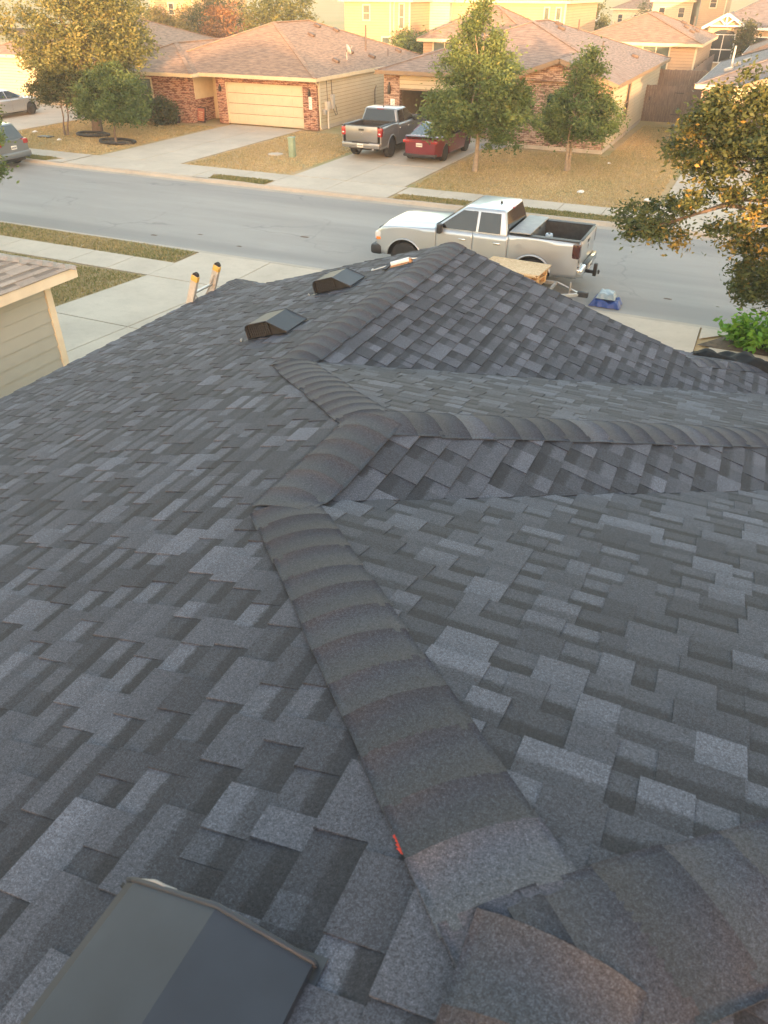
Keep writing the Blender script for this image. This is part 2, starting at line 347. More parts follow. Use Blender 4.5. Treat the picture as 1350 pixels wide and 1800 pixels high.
def kerb(name, x0, x1, y0, s, drop=()):
    # gutter pan and kerb lip; s = +1 when the yard lies towards +Y
    def sec(x, low):
        h = .118 if low else .135
        pr = [(0, .004), (.30*1, .012), (.34, h*.5), (.38, h), (.50, h+.004), (.50, -.05), (0, -.05)]
        return [(x, y0 + s*a, z) for a, z in pr]
    xs = []; x = x0
    while x < x1: xs.append(x); x += .5
    xs.append(x1)
    rows = [sec(x, any(a < x < b_ for a, b_ in drop)) for x in xs]
    b = MB(); b.grid(rows, False); o = b.build(name, 'kerb_concrete'); o['kind'] = 'structure'; return o
kerb('far_kerb', -80, 40, 26.52, 1, ((-29.0, -20.4), (-18.4, -11.4), (-3.2, 3.5), (-46, -35)))
kerb('near_kerb', -50, 30, 18.72, -1, ((-15.6, -9.2), (-6.4, .6)))
def slab_strip(sname, cells, zfun, m='concrete', th=.07, gap=.012, lift=.03):
    # one paving structure with every cast slab a child of its own
    b = MB()
    for (x0, x1, ya, yb) in cells: b.grid([[(x, y, zfun(y)+.006) for x in (x0, x1)] for y in np.linspace(ya, yb, max(2, int(yb-ya)+1))], False)
    root = structure(sname, b, 'soil')
    for (x0, x1, ya, yb) in cells:
        b = MB(); n = max(2, int((yb-ya)/1.2)+2); j = rng.uniform(-.004, .004)
        top = [[(x, y, zfun(y)+lift+j) for x in (x0+gap, x1-gap)] for y in np.linspace(ya+gap, yb-gap, n)]
        b.grid(top, False)
        bot = [[(p[0], p[1], p[2]-th) for p in r] for r in top]
        b.face([bot[0][0], bot[0][1], top[0][1], top[0][0]]); b.face([bot[-1][1], bot[-1][0], top[-1][0], top[-1][1]])
        b.grid([[r[0] for r in bot], [r[0] for r in top]], False); b.grid([[r[1] for r in top], [r[1] for r in bot]], False)
        b.build('slab', m, root)
    return root
def cells(xs, ys): return [(xs[i], xs[i+1], ys[j], ys[j+1]) for i in range(len(xs)-1) for j in range(len(ys)-1)]
ar = lambda a, b_, n: list(np.linspace(a, b_, n+1))
zc = lambda y: .10
zfar = lambda y: .10
slab_strip('far_sidewalk', cells(ar(-34.6, -28.3, 4), [27.82, 29.05]) + cells(ar(-21.1, -17.6, 2), [27.82, 29.05]) + cells(ar(-12.2, -2.9, 6), [27.82, 29.05]), zfar)
slab_strip('far_left_driveway', cells([-27.9, -25.5, -23.3], [29.06, 34.5, 39.9]) + cells([-28.2, -24.7, -21.2], [27.03, 29.04]), zfar)
slab_strip('far_middle_driveway', cells([-17.5, -15.0, -12.4], [29.06, 33.0, 37.0, 41.4]) + cells([-17.6, -15, -12.25], [27.03, 29.04]), zfar)
slab_strip('far_right_driveway', cells([-2.75, -.1, 2.6], [29.06, 35, 41.9]) + cells([-2.85, -.1, 2.8], [27.03, 29.04]), zfar)
slab_strip('far_end_driveway', cells([-44.5, -41, -37.2], [29.06, 35, 42]) + cells([-45, -41, -36.8], [27.03, 29.04]), zfar)
slab_strip('near_sidewalk', cells(ar(-24.5, -14.35, 7), [15.85, 17.05]) + cells([.05, 1.6, 3.1, 4.6, 6.1], [15.85, 17.05]), lambda y: .10)
slab_strip('near_left_driveway', cells([-14.35, -11.9, -9.3], [9.0, 12.2, 15.82]) + cells([-14.35, -11.9, -9.3], [15.84, 18.2]), lambda y: zn(y)-.02)
slab_strip('near_right_driveway', cells([-5.6, -2.9, -.25], [8.9, 12.2, 15.82]) + cells([-5.7, -2.9, -.22], [15.84, 18.2]), lambda y: zn(y)-.02)
# flared wings of the drive mouths
b = MB(); b.face([(-28.25, 27.03, .135), (-28.25, 29.04, .14), (-29.2, 27.03, .137)]); b.face([(-21.15, 27.03, .135), (-20.3, 27.03, .137), (-21.15, 29.04, .14)])
structure('drive_flare', b, 'concrete')
b = MB(); b.face([(-.19, 18.2, .13), (-.19, 17.45, .135), (.6, 18.2, .13)]); structure('drive_flare', b, 'concrete')
b = MB(); b.face([(-.2, 17.06, .135), (2.8, 17.06, .135), (2.8, 18.2, .125), (.55, 18.2, .125)]); structure('flower_bed', b, 'soil')
# turf strips
for nm, (x0, x1, y0, y1) in {'verge': (-40, -29.2, 27.03, 27.81), 'verge_b': (-20.4, -17.7, 27.03, 27.81), 'verge_c': (-12.0, -3.0, 27.03, 27.81)}.items():
    structure('verge', MB().face([(x0, y0, .125), (x1, y0, .125), (x1, y1, .125), (x0, y1, .125)]), 'green_verge')
structure('verge', MB().face([(-24.5, 17.07, .115), (-14.45, 17.07, .115), (-14.45, 18.22, .125), (-24.5, 18.22, .125)]), 'green_verge')
structure('side_lawn', MB().face([(-24.5, 12.0, zn(12)+.0), (-14.37, 12.0, zn(12)), (-14.37, 15.82, .115), (-24.5, 15.82, .115)]), 'green_verge')
# street joint between gutter and asphalt
def blades(name, rects, n, h, m, zfun, label, cat, bias=.5):
    A = np.array([(x1-x0)*(y1-y0) for x0, x1, y0, y1 in rects]); pk = nrg.choice(len(rects), n, p=A/A.sum())
    Rr = np.array(rects)[pk]; x = Rr[:, 0]+(Rr[:, 1]-Rr[:, 0])*nrg.rand(n); y = Rr[:, 2]+(Rr[:, 3]-Rr[:, 2])*nrg.rand(n)
    z = np.array([zfun(v) for v in y]); a = nrg.rand(n)*6.283; hh = h*(.4+.9*nrg.rand(n)); wd = .012+.02*nrg.rand(n)
    V = np.zeros((n, 3, 3)); V[:, 0] = np.stack([x-np.cos(a)*wd, y-np.sin(a)*wd, z], 1); V[:, 1] = np.stack([x+np.cos(a)*wd, y+np.sin(a)*wd, z], 1)
    V[:, 2] = np.stack([x+nrg.randn(n)*hh*.5, y+nrg.randn(n)*hh*.5, z+hh], 1)
    me = tri_mesh(name, V)
    f = np.clip(bias + .22*nrg.randn(n) + .28*np.sin(x*.55+2.2)*np.cos(y*.5) , 0, 1)
    leaf_attr(me, np.repeat(f, 3)); return tag(obj(name, me, m), label, cat, None, 'stuff')
def tri_mesh(name, V):
    n = V.shape[0]; k = V.shape[1]; me = bpy.data.meshes.new(name)
    me.vertices.add(n*k); me.vertices.foreach_set('co', V.reshape(-1).astype(np.float32))
    me.loops.add(n*k); me.loops.foreach_set('vertex_index', np.arange(n*k, dtype=np.int32))
    me.polygons.add(n); me.polygons.foreach_set('loop_start', np.arange(0, n*k, k, dtype=np.int32)); me.polygons.foreach_set('loop_total', np.full(n, k, np.int32))
    me.update(calc_edges=True); return me
def leaf_attr(me, f):
    a = me.attributes.new('leaf', 'FLOAT_COLOR', 'POINT'); c = np.ones((len(f), 4), np.float32); c[:, 0] = f; c[:, 1] = f; c[:, 2] = f
    a.data.foreach_set('color', c.reshape(-1))
blades('dry_grass', [(-37, -28.2, 29.2, 38.8), (-23.1, -17.8, 29.2, 39.5), (-12.2, -3.0, 29.2, 39.2), (-6.4, -3.0, 39, 50)], 75000, .06, 'leaf_dry', lambda y: .10, 'short dry straw coloured grass covering the far front lawns', 'grass', .45)
blades('verge_grass', [(-24.5, -14.5, 17.1, 18.15), (-24, -14.4, 12.5, 15.7)], 26000, .07, 'leaf_grass', lambda y: zn(y)-.01, 'patchy green and brown grass along the near sidewalk', 'grass', .82)
blades('kerb_grass', [(-38, -29.3, 27.05, 27.8), (-20.4, -17.7, 27.05, 27.8), (-12.0, -3.0, 27.05, 27.8)], 14000, .06, 'leaf_grass', lambda y: .12, 'narrow grass strip between the far kerb and sidewalk', 'grass', .75)

# ---------------------------------------------------------------- shingle roofs
EXP = .143
class Plane:
    def __init__(s, O, u, dplan, m):
        s.O = Vector(O); s.u = Vector(u).normalized(); d = Vector((dplan[0], dplan[1], -m)); s.d = d.normalized(); s.n = s.u.cross(s.d); s.n = s.n if s.n.z > 0 else -s.n
    def P(s, u, q, h=0): return s.O + s.u*u + s.d*q + s.n*h
    def half(s, a, b, c):
        # plan half plane a x + b y <= c  ->  A u + B q <= C
        return a*s.u.x+b*s.u.y, a*s.d.x+b*s.d.y, c - a*s.O.x - b*s.O.y
def clip(poly, A, B, C):
    out = []
    for i in range(len(poly)):
        p, q = poly[i], poly[(i+1) % len(poly)]
        fp, fq = A*p[0]+B*p[1]-C, A*q[0]+B*q[1]-C
        if fp <= 0: out.append(p)
        if fp*fq < 0:
            t = fp/(fp-fq); out.append((p[0]+(q[0]-p[0])*t, p[1]+(q[1]-p[1])*t))
    return out
def area2(p): return abs(sum(p[i][0]*p[(i+1) % len(p)][1]-p[(i+1) % len(p)][0]*p[i][1] for i in range(len(p))))/2
def lay(plane, q_top, q_eave, u0, u1, halves, seed, W=(.08, .20), keep=lambda P: True, tones=None):
    # rows of laminated tabs: raised teeth and lower gaps; returns pieces (verts, faces, tone, v, band)
    r = random.Random(seed); out = []; k = 0
    while q_eave - k*EXP > q_top - EXP:
        qb = q_eave - k*EXP; qt = qb - EXP - .012; u = u0 - r.uniform(0, .3); tooth = r.random() < .5; lastx = .5
        while u < u1:
            wd = r.uniform(*W) if tooth else r.uniform(W[0]*.8, W[1]*.85)
            if r.random() < .12: wd *= 1.5
            wob = r.uniform(-.003, .003)
            poly = [(u, qt), (u+wd, qt), (u+wd, qb+wob), (u, qb+wob)]
            c0 = plane.P(u+wd/2, qb-EXP/2)
            hs = halves(c0) if callable(halves) else halves
            for h in hs:
                poly = clip(poly, *plane.half(*h))
                if len(poly) < 3: break
            if len(poly) >= 3 and area2(poly) > 1.5e-4 and keep(c0):
                tb = (.0115 if tooth else .005) + r.uniform(-.001, .0015)
                hh = [.0008 + (tb-.0008)*max(0, min(1, (p[1]-qt)/(qb-qt))) for p in poly]
                n = len(poly); V = [plane.P(p[0], p[1], h) for p, h in zip(poly, hh)] + [plane.P(p[0], p[1], -.004) for p in poly]
                F = [tuple(range(n))] + [(i, i+n, (i+1) % n + n, (i+1) % n) for i in range(n)]
                # outward order
                nn = (V[1]-V[0]).cross(V[2]-V[0])
                if nn.dot(plane.n) < 0: F = [f[::-1] for f in F]
                x = r.random(); x = r.uniform(.0, .16) if x < .34 else (r.uniform(.24, .46) if x < .74 else r.uniform(.58, 1.0))
                if abs(x-lastx) < .10: x = (x + .28) % .8
                lastx = x
                if not tooth: x *= .85
                bd = r.uniform(.7, .95) if not tooth else (r.uniform(.0, .25) if r.random() < .65 else r.uniform(.5, .8))
                v = [(qb-p[1])/EXP for p in poly]
                out.append((V, F, x, v+v, bd, c0))
            u += wd; tooth = not tooth if r.random() < .9 else tooth
        k += 1
    return out
def pieces_to_mesh(name, ps):
    V = []; F = []; C = []
    for (v, f, t, hv, bd, c) in ps:
        i = len(V); V.extend([tuple(p) for p in v]); F.extend([tuple(k+i for k in ff) for ff in f]); C.extend([(t, h, bd, 1) for h in hv])
    me = bpy.data.meshes.new(name); me.from_pydata(V, [], F)
    a = me.attributes.new('tone', 'FLOAT_COLOR', 'POINT'); a.data.foreach_set('color', np.array(C, np.float32).reshape(-1)); return me
def screen_area(p):
    q = [px(v) for v in p[0][:len(p[0])//2]]
    if any(v is None for v in q): return 0
    c = px(p[5])
    if not (-5 < c[0] < 1355 and -5 < c[1] < 1805): return 0
    return area2([(v[0], v[1]) for v in q])
def put_pieces(ps, parent, m, limit, name='shingle', rest='shingle_field'):
    ps = sorted(ps, key=screen_area, reverse=True)
    for p in ps[:limit]: obj(name, pieces_to_mesh(name, [p]), m, parent)
    if ps[limit:]:
        o = obj(rest, pieces_to_mesh(rest, ps[limit:]), m, parent); o['kind'] = 'stuff'
def caps(parent, m, P, Q, gl, gr, seed, wid=.15, lift=.012, rad=.055, first=0, name='ridge_cap', exp=.162, tones=(.05, .24), wj=.006, zfun=None, trim=.0):
    # bent cap pieces from the low end P to the high end Q; gl, gr = plan gradients of the two planes
    r = random.Random(seed); P, Q = Vector(P), Vector(Q); d = Q-P; L = d.length; t = d.normalized()
    dp = Vector((d.x, d.y, 0)).normalized(); e = Vector((-dp.y, dp.x, 0))
    sl = -(gl[0]*e.x + gl[1]*e.y); sr = (gr[0]*e.x + gr[1]*e.y)   # drop per metre on each side
    k = first; n = 14
    L -= trim
    while k*exp < L - .03:
        a = k*exp; bq = min(L+.02, a+exp+.025); lw = wid + r.uniform(-wj, wj); rw = wid + r.uniform(-wj, wj); sk = r.uniform(-.008, .008)
        tilt = .0008 + r.uniform(0, .0014)
        rows_t = []; rows_b = []; hv = []
        for sidx, (s_, up) in enumerate(((a, tilt), ((a+bq)/2, tilt*.5+.001), (bq, .001))):
            rt, rb = [], []
            for j in range(n+1):
                q = -rw + (lw+rw)*j/n; drop = (sl if q > 0 else sr)
                z = -drop*(math.sqrt(q*q+rad*rad)-math.sqrt(wid*wid+rad*rad)+wid)
                pt = P + t*(s_ + sk*(q/wid)) + e*q
                if zfun: pt.z = zfun(pt.x, pt.y) + lift + up - (0 if abs(q) < wid*.8 else .004)
                else: pt.z += z + lift + up - (0 if abs(q) < wid*.8 else .003)
                rt.append(pt); rb.append(pt - Vector((0, 0, .0035)))
            rows_t.append(rt); rows_b.append(rb); hv.append((s_-a)/exp)
        V = [p for rw_ in rows_t for p in rw_] + [p for rw_ in rows_b for p in rw_]; N = n+1; F = []
        up_ok = ((rows_t[0][1]-rows_t[0][0]).cross(rows_t[1][0]-rows_t[0][0])).z > 0
        for i in range(2):
            for j in range(n):
                f = (i*N+j, i*N+j+1, (i+1)*N+j+1, (i+1)*N+j); F.append(f if up_ok else f[::-1])
        o3 = 3*N
        for j in range(n): F.append((j, o3+j, o3+j+1, j+1)); F.append((2*N+j, 2*N+j+1, o3+2*N+j+1, o3+2*N+j))
        for i in range(2): F.append((i*N, (i+1)*N, o3+(i+1)*N, o3+i*N)); F.append((i*N+n, o3+i*N+n, o3+(i+1)*N+n, (i+1)*N+n))
        me = bpy.data.meshes.new(name); me.from_pydata([tuple(v) for v in V], [], F)
        me.polygons.foreach_set('use_smooth', [True]*(2*n) + [False]*(len(F)-2*n))
        a_ = me.attributes.new('tone', 'FLOAT_COLOR', 'POINT'); tn = r.uniform(*tones) if r.random() > .05 else .6; bd = r.uniform(.0, .10)
        C = [(tn, hv[i], bd, 1) for i in range(3) for j in range(N)]*2
        a_.data.foreach_set('color', np.array(C, np.float32).reshape(-1))
        obj(name, me, m, parent); k += 1

MR, ZE, XE = .32, 3.2, -6.23; KF = .95; MF = MR*KF
XB, Y0B, Y1B = -1.50, 2.25, 3.12; ZB = ZE + MR*(XB-XE)
XP, YP = XB + KF*1.6, Y0B - 1.6; ZP = ZE + MR*(XP-XE)
XD, Y0D, YG, GW = -2.73, 4.35, 7.75, 2.62; ZD = ZE + MR*(XD-XE)
YBACK = -9.0
house = empty('house', 'house under the charcoal shingle roof filling the foreground', 'house', (0, 0, 0))
b = MB()                                                       # roof deck, a closed shell under the shingles
def zl(x): return ZE + MR*(x-XE)
e_ = -.034
XRM = 2*XP - XE; XRB = 2*XB - XE; XRD = 2*XD - XE; ZF = ZD - MR*GW; YS = YG + (ZF-ZE)/MR
YFM = YP + (XP-XE)/KF; YFB = Y1B + (XB-XE)
b.face([(XE, YBACK, ZE+e_), (XP, YBACK, ZP+e_), (XP, YP, ZP+e_), (XB, Y0B, ZB+e_), (XB, Y1B, ZB+e_), (XD, Y0D, ZD+e_), (XD, YG, ZD+e_), (XD-GW, YG, ZF+e_), (XE, YS, ZE+e_)][::-1])
b.face([(XP, YBACK, ZP+e_), (XRM, YBACK, ZE+e_), (XRM, YFM, ZE+e_), (XP, YP, ZP+e_)][::-1])
b.face([(XP, YP, ZP+e_), (XRM, YFM, ZE+e_), (XRB, YFM, ZE+e_), (XB, Y0B, ZB+e_)][::-1])
b.face([(XB, Y0B, ZB+e_), (XRB, YFM, ZE+e_), (XRB, YFB, ZE+e_), (XB, Y1B, ZB+e_)][::-1])
b.face([(XB, Y1B, ZB+e_), (XRB, YFB, ZE+e_), (XRD, YFB, ZE+e_), (XD, Y0D, ZD+e_)][::-1])
b.face([(XD, Y0D, ZD+e_), (XRD, YFB, ZE+e_), (XRD, YS, ZE+e_), (XD+GW, YG, ZF+e_), (XD, YG, ZD+e_)][::-1])
b.face([(XD-GW, YG, ZF+e_), (XD+GW, YG, ZF+e_), (XRD, YS, ZE+e_), (XE, YS, ZE+e_)][::-1])
roof = b.build('roof', 'vent_dark', house)
g = MB(); g.face([(XD-GW, YG-.02, ZF-.03), (XD+GW, YG-.02, ZF-.03), (XD, YG-.02, ZD-.03)]); g.build('gable', 'sage_siding', house)
# walls, fascia
b = MB(); W0 = .42
b.box(XE+W0, XRM-W0, YBACK, YFM-W0, .3, ZE-.16); b.build('wall', 'tan_brick', house, autouv=True)
b = MB(); b.box(XE+W0+.002, XRB-W0, YFM-W0, YFB-W0, .3, ZE-.16); b.build('wall', 'tan_brick', house, autouv=True)
b = MB(); b.box(XE+W0+.004, XRD-W0, YFB-W0, YS-W0, .3, ZE-.16); b.build('wall', 'tan_brick', house, autouv=True)
for (x0, x1, y0, y1) in ((XE-.0, XE+.025, YBACK, YS), (XE+.026, XRD-.001, YS-.025, YS), (XRD-.025, XRD, YFB, YS-.026), (XRD+.001, XRB-.026, YFB-.025, YFB), (XRB-.025, XRB, YFM+.001, YFB), (XRB+.001, XRM, YFM-.025, YFM)):
    MB().box(x0, x1, y0, y1, ZE-.16, ZE-.012).build('fascia', 'trim_pale', house)
cx = lambda v: v/math.sqrt(1+MR*MR)
hyp = math.sqrt(1+MR*MR)
pL = Plane((XE, 0, ZE), (0, 1, 0), (-1, 0), MR); pL.O = Vector((XP, 0, ZP))
IN = .045
def hL(c):
    x, y = c.x, c.y; h = [(-1, 0, -XE+.02)]
    if y < YP+.0: h += [(1, 0, XP-IN), (1, KF, XP+KF*YP-IN)]
    elif y < Y0B: h += [(1, KF, XP+KF*YP-IN), (1, 0, XP-IN)]
    elif y < Y1B: h += [(1, 0, XB-IN), (1, 1, XB+Y1B-IN)]
    elif y < Y0D: h += [(1, 1, XB+Y1B-IN)]
    else:
        h += [(1, 0, XD-IN)]
        h += [(0, 1, YG+.03)] if x > XD-GW else [(1, 1, YG+XD-GW)]
    return h
ps = lay(pL, 0, (XP-XE)*hyp+.02, -1.6, YS, hL, 1)
pRD = Plane((XD, 0, ZD), (0, 1, 0), (1, 0), MR)
ps += lay(pRD, 0, (XRD-XD)*hyp+.02, 4.2, YS, lambda c: [(-1, 0, -XD-IN), (1, -1, XD-Y0D)] + ([(0, 1, YG+.03)] if c.x < XD+GW else [(-1, 1, YG-XD-GW)]), 2)
pRB = Plane((XB, 0, ZB), (0, 1, 0), (1, 0), MR)
ps += lay(pRB, 0, (XRB-XB)*hyp+.02, 2.0, YFB, [(-1, 0, -XB-IN), (1, -KF, XB-KF*Y0B), (-1, 1, Y1B-XB-IN)], 3)
pFB = Plane((0, Y1B, ZB), (1, 0, 0), (0, 1), MR)
ps += lay(pFB, 0, (YFB-Y1B)*hyp+.02, -3.0, XRB, [(-1, -1, -XB-Y1B-IN), (1, -1, XB-Y1B-IN), (-1, 1, Y0D-XD)], 4)
pFM = Plane((0, YP, ZP), (1, 0, 0), (0, 1), MF)
ps += lay(pFM, 0, (YFM-YP)*math.sqrt(1+MF*MF)+.02, -1.8, XRM, [(-1, -KF, -XP-KF*YP-IN), (1, -KF, XP-KF*YP-IN), (-1, KF, KF*Y0B-XB)], 5)
pRM = Plane((XP, 0, ZP), (0, 1, 0), (1, 0), MR)
ps += lay(pRM, 0, 3.6, -1.6, 4.5, [(-1, 0, -XP-IN), (-1, KF, KF*YP-XP-IN)], 6)
pFS = Plane((0, YG, ZF), (1, 0, 0), (0, 1), MR)
ps += lay(pFS, 0, (YS-YG)*hyp+.02, XE, XRD, [(-1, -1, -(XD-GW)-YG), (1, -1, XD+GW-YG), (0, -1, -YG-.035)], 7)
put_pieces(ps, roof, 'charcoal_shingle', 300)
def smin(*v, k=64.0):
    lo = min(v); return lo - math.log(sum(math.exp(-k*(z-lo)) for z in v))/k
def zroof(x, y):
    L_ = ZE + MR*(x-XE)
    return max(smin(L_, ZP-MR*(x-XP), ZP-MF*(y-YP)), smin(L_, ZB-MR*(x-XB), ZB-MR*(y-Y1B)), smin(L_, ZD-MR*(x-XD)))
m_ = MR; CM = 'charcoal_shingle'
GLp, GRp, GFp, GMp = (m_, 0), (-m_, 0), (0, -m_), (0, -MF)
# caps: direction low -> high, left plane gradient, right plane gradient
k_ = YP-Y0B
caps(roof, CM, (XD, YG+.03, ZD), (XD, Y0D-.05, ZD), GRp, GLp, 21, lift=.017, zfun=zroof)                     # far ridge
caps(roof, CM, (XD, Y0D, ZD), (XB, Y1B, ZB), GFp, GLp, 22, lift=.019, zfun=zroof)                            # hip down to it
caps(roof, CM, (XRB, YFB, ZE), (XB, Y1B, ZB), GRp, GFp, 23, lift=.017, zfun=zroof)                           # right hip of the middle block
caps(roof, CM, (XB, Y1B+.06, ZB), (XB, Y0B-.02, ZB), GRp, GLp, 24, lift=.021, zfun=zroof)                    # short middle ridge
caps(roof, CM, (XB, Y0B, ZB), (XP, YP, ZP), GMp, GLp, 25, lift=.019, tones=(.0, .18), zfun=zroof)            # near hip
caps(roof, CM, (XRM, YFM, ZE), (XP, YP, ZP), GRp, GMp, 26, lift=.023, zfun=zroof)                            # near right hip
caps(roof, CM, (XP, YP+.05, ZP), (XP, -1.6, ZP), GRp, GLp, 27, lift=.030, zfun=zroof)               # top ridge
caps(roof, CM, (XRD, YS, ZE), (XD+GW, YG, ZF), GRp, GFp, 28); caps(roof, CM, (XE, YS, ZE), (XD-GW, YG, ZF), GFp, GLp, 29)

# ---------------------------------------------------------------- fittings on the near roof
def slope_frame(x, y, h=0):          # frame on the left slope: a up the slope, b along the street axis, n off the roof
    O = Vector((x, y, zl(x))); a = Vector((1, 0, MR)).normalized(); n = Vector((-MR, 0, 1)).normalized()
    return lambda p, q, r: O + a*p + Vector((0, 1, 0))*q + n*(r+h)
def roof_vent(x, y, La, Lb, Ht, label):
    F = slope_frame(x, y, .012)
    prof = [(0, 0), (0, Ht*.72), (.012, Ht*.90), (.04, Ht), (La*.58, Ht*1.02), (La, .012), (La, 0)]
    b = MB(); A = [F(p, 0, r) for p, r in prof]; B = [F(p, Lb, r) for p, r in prof]
    for i in range(len(prof)-1): b.face([A[i], B[i], B[i+1], A[i+1]][::-1])
    hood = b.build('roof_vent', 'vent_metal', house); hood['label'] = label
    # rolled lip at both ends, dark recessed end panels and their fins
    for q, s in ((0, 1), (Lb, -1)):
        b = MB(); b.tube([F(p, q, r) for p, r in prof], .006, 6); b.build('vent_lip', 'vent_metal', hood)
        b = MB(); b.face([F(p, q+s*.022, r) for p, r in prof]); b.build('end_panel', 'vent_dark', hood)
        for k in range(11):
            p = La*(.05 + .052*k) if k else .012; top = Ht*.9 if p < La*.55 else Ht*(1-(p/La-.58)/.42)*.9
            b = MB(); c0 = F(p, q+s*.012, .004); c1 = F(p, q+s*.012, max(.02, top)); b.bar(c0, c1, .008, .018); b.build('fin', 'vent_dark', hood)
    b = MB(); fl = [F(-.05, -.02, -.006), F(La+.015, -.02, -.006), F(La+.015, Lb+.02, -.006), F(-.05, Lb+.02, -.006)]; tp = [v + Vector((0, 0, .003)) for v in fl]
    b.face(tp)
    for k in range(4): b.face([fl[k], fl[(k+1) % 4], tp[(k+1) % 4], tp[k]])
    b.build('flange', 'vent_metal', hood)
    return hood, F
v1, F1 = roof_vent(-3.64, 5.13, .42, .34, .125, 'black roof vent nearer the camera of the pair in the middle')
v2, F2 = roof_vent(-3.73, 6.49, .42, .34, .125, 'black roof vent farther off, near the caulking gun')
v3, F3 = roof_vent(-.80, .17, .45, .36, .10, 'dark metal roof vent at the lower left corner')
for F, hh in ((F1, v1), (F2, v2)):
    b = MB(); b.tube([F(-.055, -.03, .004), F(-.075, -.01, .006), F(-.10, .03, .005), F(-.115, .06, .003)], [.004, .012, .010, .004], 6); b.build('sealant_bead', 'caulk', hh)
b = MB(); b.tube([F3(.05, .364, .100), F3(.09, .367, .104), F3(.12, .364, .103), F3(.15, .366, .100)], [.002, .004, .004, .002], 6); b.build('sealant_bead', 'caulk', v3)
# red chalk mark left beside the near hip, a white scuff further up
def smear(F, pts, wd, m, name, seed):
    r = random.Random(seed); b = MB()
    for i in range(len(pts)-1):
        for k in range(60):
            t = r.random(); p = Vector(pts[i])*(1-t) + Vector(pts[i+1])*t + Vector((r.gauss(0, wd), r.gauss(0, wd), 0)); s = r.uniform(.001, .0035); a = r.uniform(0, 3)
            b.face([p+Vector((math.cos(a+q)*s*(2.2 if q in (0, 3.14) else 1), math.sin(a+q)*s, .0)) for q in (0, 1.57, 3.14, 4.71)])
    o = b.build(name, m, roof); o['kind'] = 'stuff'; return o
def onL(x, y, h): return (x, y, zl(x)+h)
hx = lambda y: XP+KF*(YP-y)
smear(None, [onL(-.345, .822, .013), onL(-.318, .787, .013)], .0022, 'chalk_red', 'chalk_mark', 3)
# caulking gun lying beside the far ridge
gx0, gy0, gx1, gy1 = -3.33, 7.02, -2.93, 7.10
def onG(t, h, side=0): 
    x = gx0+(gx1-gx0)*t - side*.19; y = gy0+(gy1-gy0)*t + side; return Vector((x, y, zl(x)+h+.014))
cg = empty('caulking_gun', 'caulking gun with hooked steel rod lying beside the far ridge', 'caulking gun', onG(.5, 0))
MB.OFF = None
def shifted(b, o):
    v = o.location; b.v = [(p[0]-v[0], p[1]-v[1], p[2]-v[2]) for p in b.v]; return b
b = MB(); b.tube([onG(-.02, .03, .02), onG(-.05, .022, .012), onG(-.045, .018, -.012), onG(-.01, .02, -.015), onG(.5, .03, 0)], .0055, 8); shifted(b, cg).build('rod', 'aluminium', cg)
b = MB(); b.tube([onG(.46, .03), onG(.92, .035)], [.026, .026], 12); shifted(b, cg).build('barrel', 'pale_tube', cg)
b = MB(); b.bar(onG(.46, .012, -.03), onG(.90, .015, -.03), .025, .012); b.bar(onG(.92, .03, -.02), onG(.94, .03, .02), .05, .04); shifted(b, cg).build('cradle', 'orange_tube', cg)
b = MB(); b.tube([onG(.93, .035), onG(1.0, .037), onG(1.12, .03)], [.014, .008, .004], 8); shifted(b, cg).build('nozzle', 'aluminium', cg)
b = MB(); b.bar(onG(.44, .03), onG(.36, .01, -.10), .025, .018); shifted(b, cg).build('handle', 'black_plastic', cg)
b = MB(); b.bar(onG(.40, .03), onG(.27, .01, -.07), .018, .012); shifted(b, cg).build('trigger', 'black_plastic', cg)
# extension ladder leaning on the left eave
ld = empty('ladder', 'extension ladder with yellow rail caps leaning on the left eave', 'ladder', (-6.3, 7.85, 0))
def lad(s, t): return Vector((-1.05 + 1.10*t, s, .5 + 2.72*t))
for s in (-.235, .235):
    p0, p1 = lad(s, 0), lad(s, 1.125); dd = (p1-p0).normalized()
    b = MB(); b.bar(p0, p1, .05, .09); b.build('rail', 'fibreglass', ld)
    b = MB(); b.bar(p1-dd*.08, p1, .056, .096); rc = b.build('rail_cap', 'ladder_yellow', ld, bevel=.006)
    b = MB(); b.cyl(p1, (0, 1, 0), .040, .044, 14); b.build('rubber_tip', 'rubber', rc)
for k in range(10):
    t = .06 + k*.108; b = MB(); b.cyl(lad(0, t), (0, 1, 0), .017, .47, 10); b.build('rung', 'aluminium', ld)
b = MB(); b.tube([lad(-.2, 1.04), lad(-.1, 1.02)+Vector((0, 0, -.10)), lad(.05, 1.0)+Vector((0, 0, -.05)), lad(.21, 1.08)], .006, 6); b.tube([lad(.23, 1.07), lad(.12, .99), lad(.02, .97)], .006, 6); b.build('rope', 'rope', ld)
# black sheeting bundled on the front eave
def crumple(name, m, x0, x1, y0, y1, zb, hfun, nx, ny, seed, amp, parent=None, fw=.8):
    r = np.random.RandomState(seed); ph = r.rand(8)*6.28; rows = []
    for i in range(ny+1):
        row = []
        for j in range(nx+1):
            u, v = j/nx, i/ny; ed = min(u, 1-u, v, 1-v)
            wob = sum(math.sin(ph[k] + (3+2.3*k)*u*math.cos(k) + (4+1.9*k)*v*math.sin(k+1)) for k in range(6))/6
            fold = abs(math.sin(ph[6] + 9*u + 3*v + 2*wob))
            z = hfun(u, v)*(1 if ed > .001 else 0) + amp*(wob + fw*fold)*min(1, ed*8)
            x = x0+(x1-x0)*u + amp*.6*wob; y = y0+(y1-y0)*v + amp*.5*fold
            row.append((x, y, (zb(x, y) if callable(zb) else zb) + max(0, z)))
        rows.append(row)
    b = MB(); b.grid(rows, True); return b.build(name, m, parent)
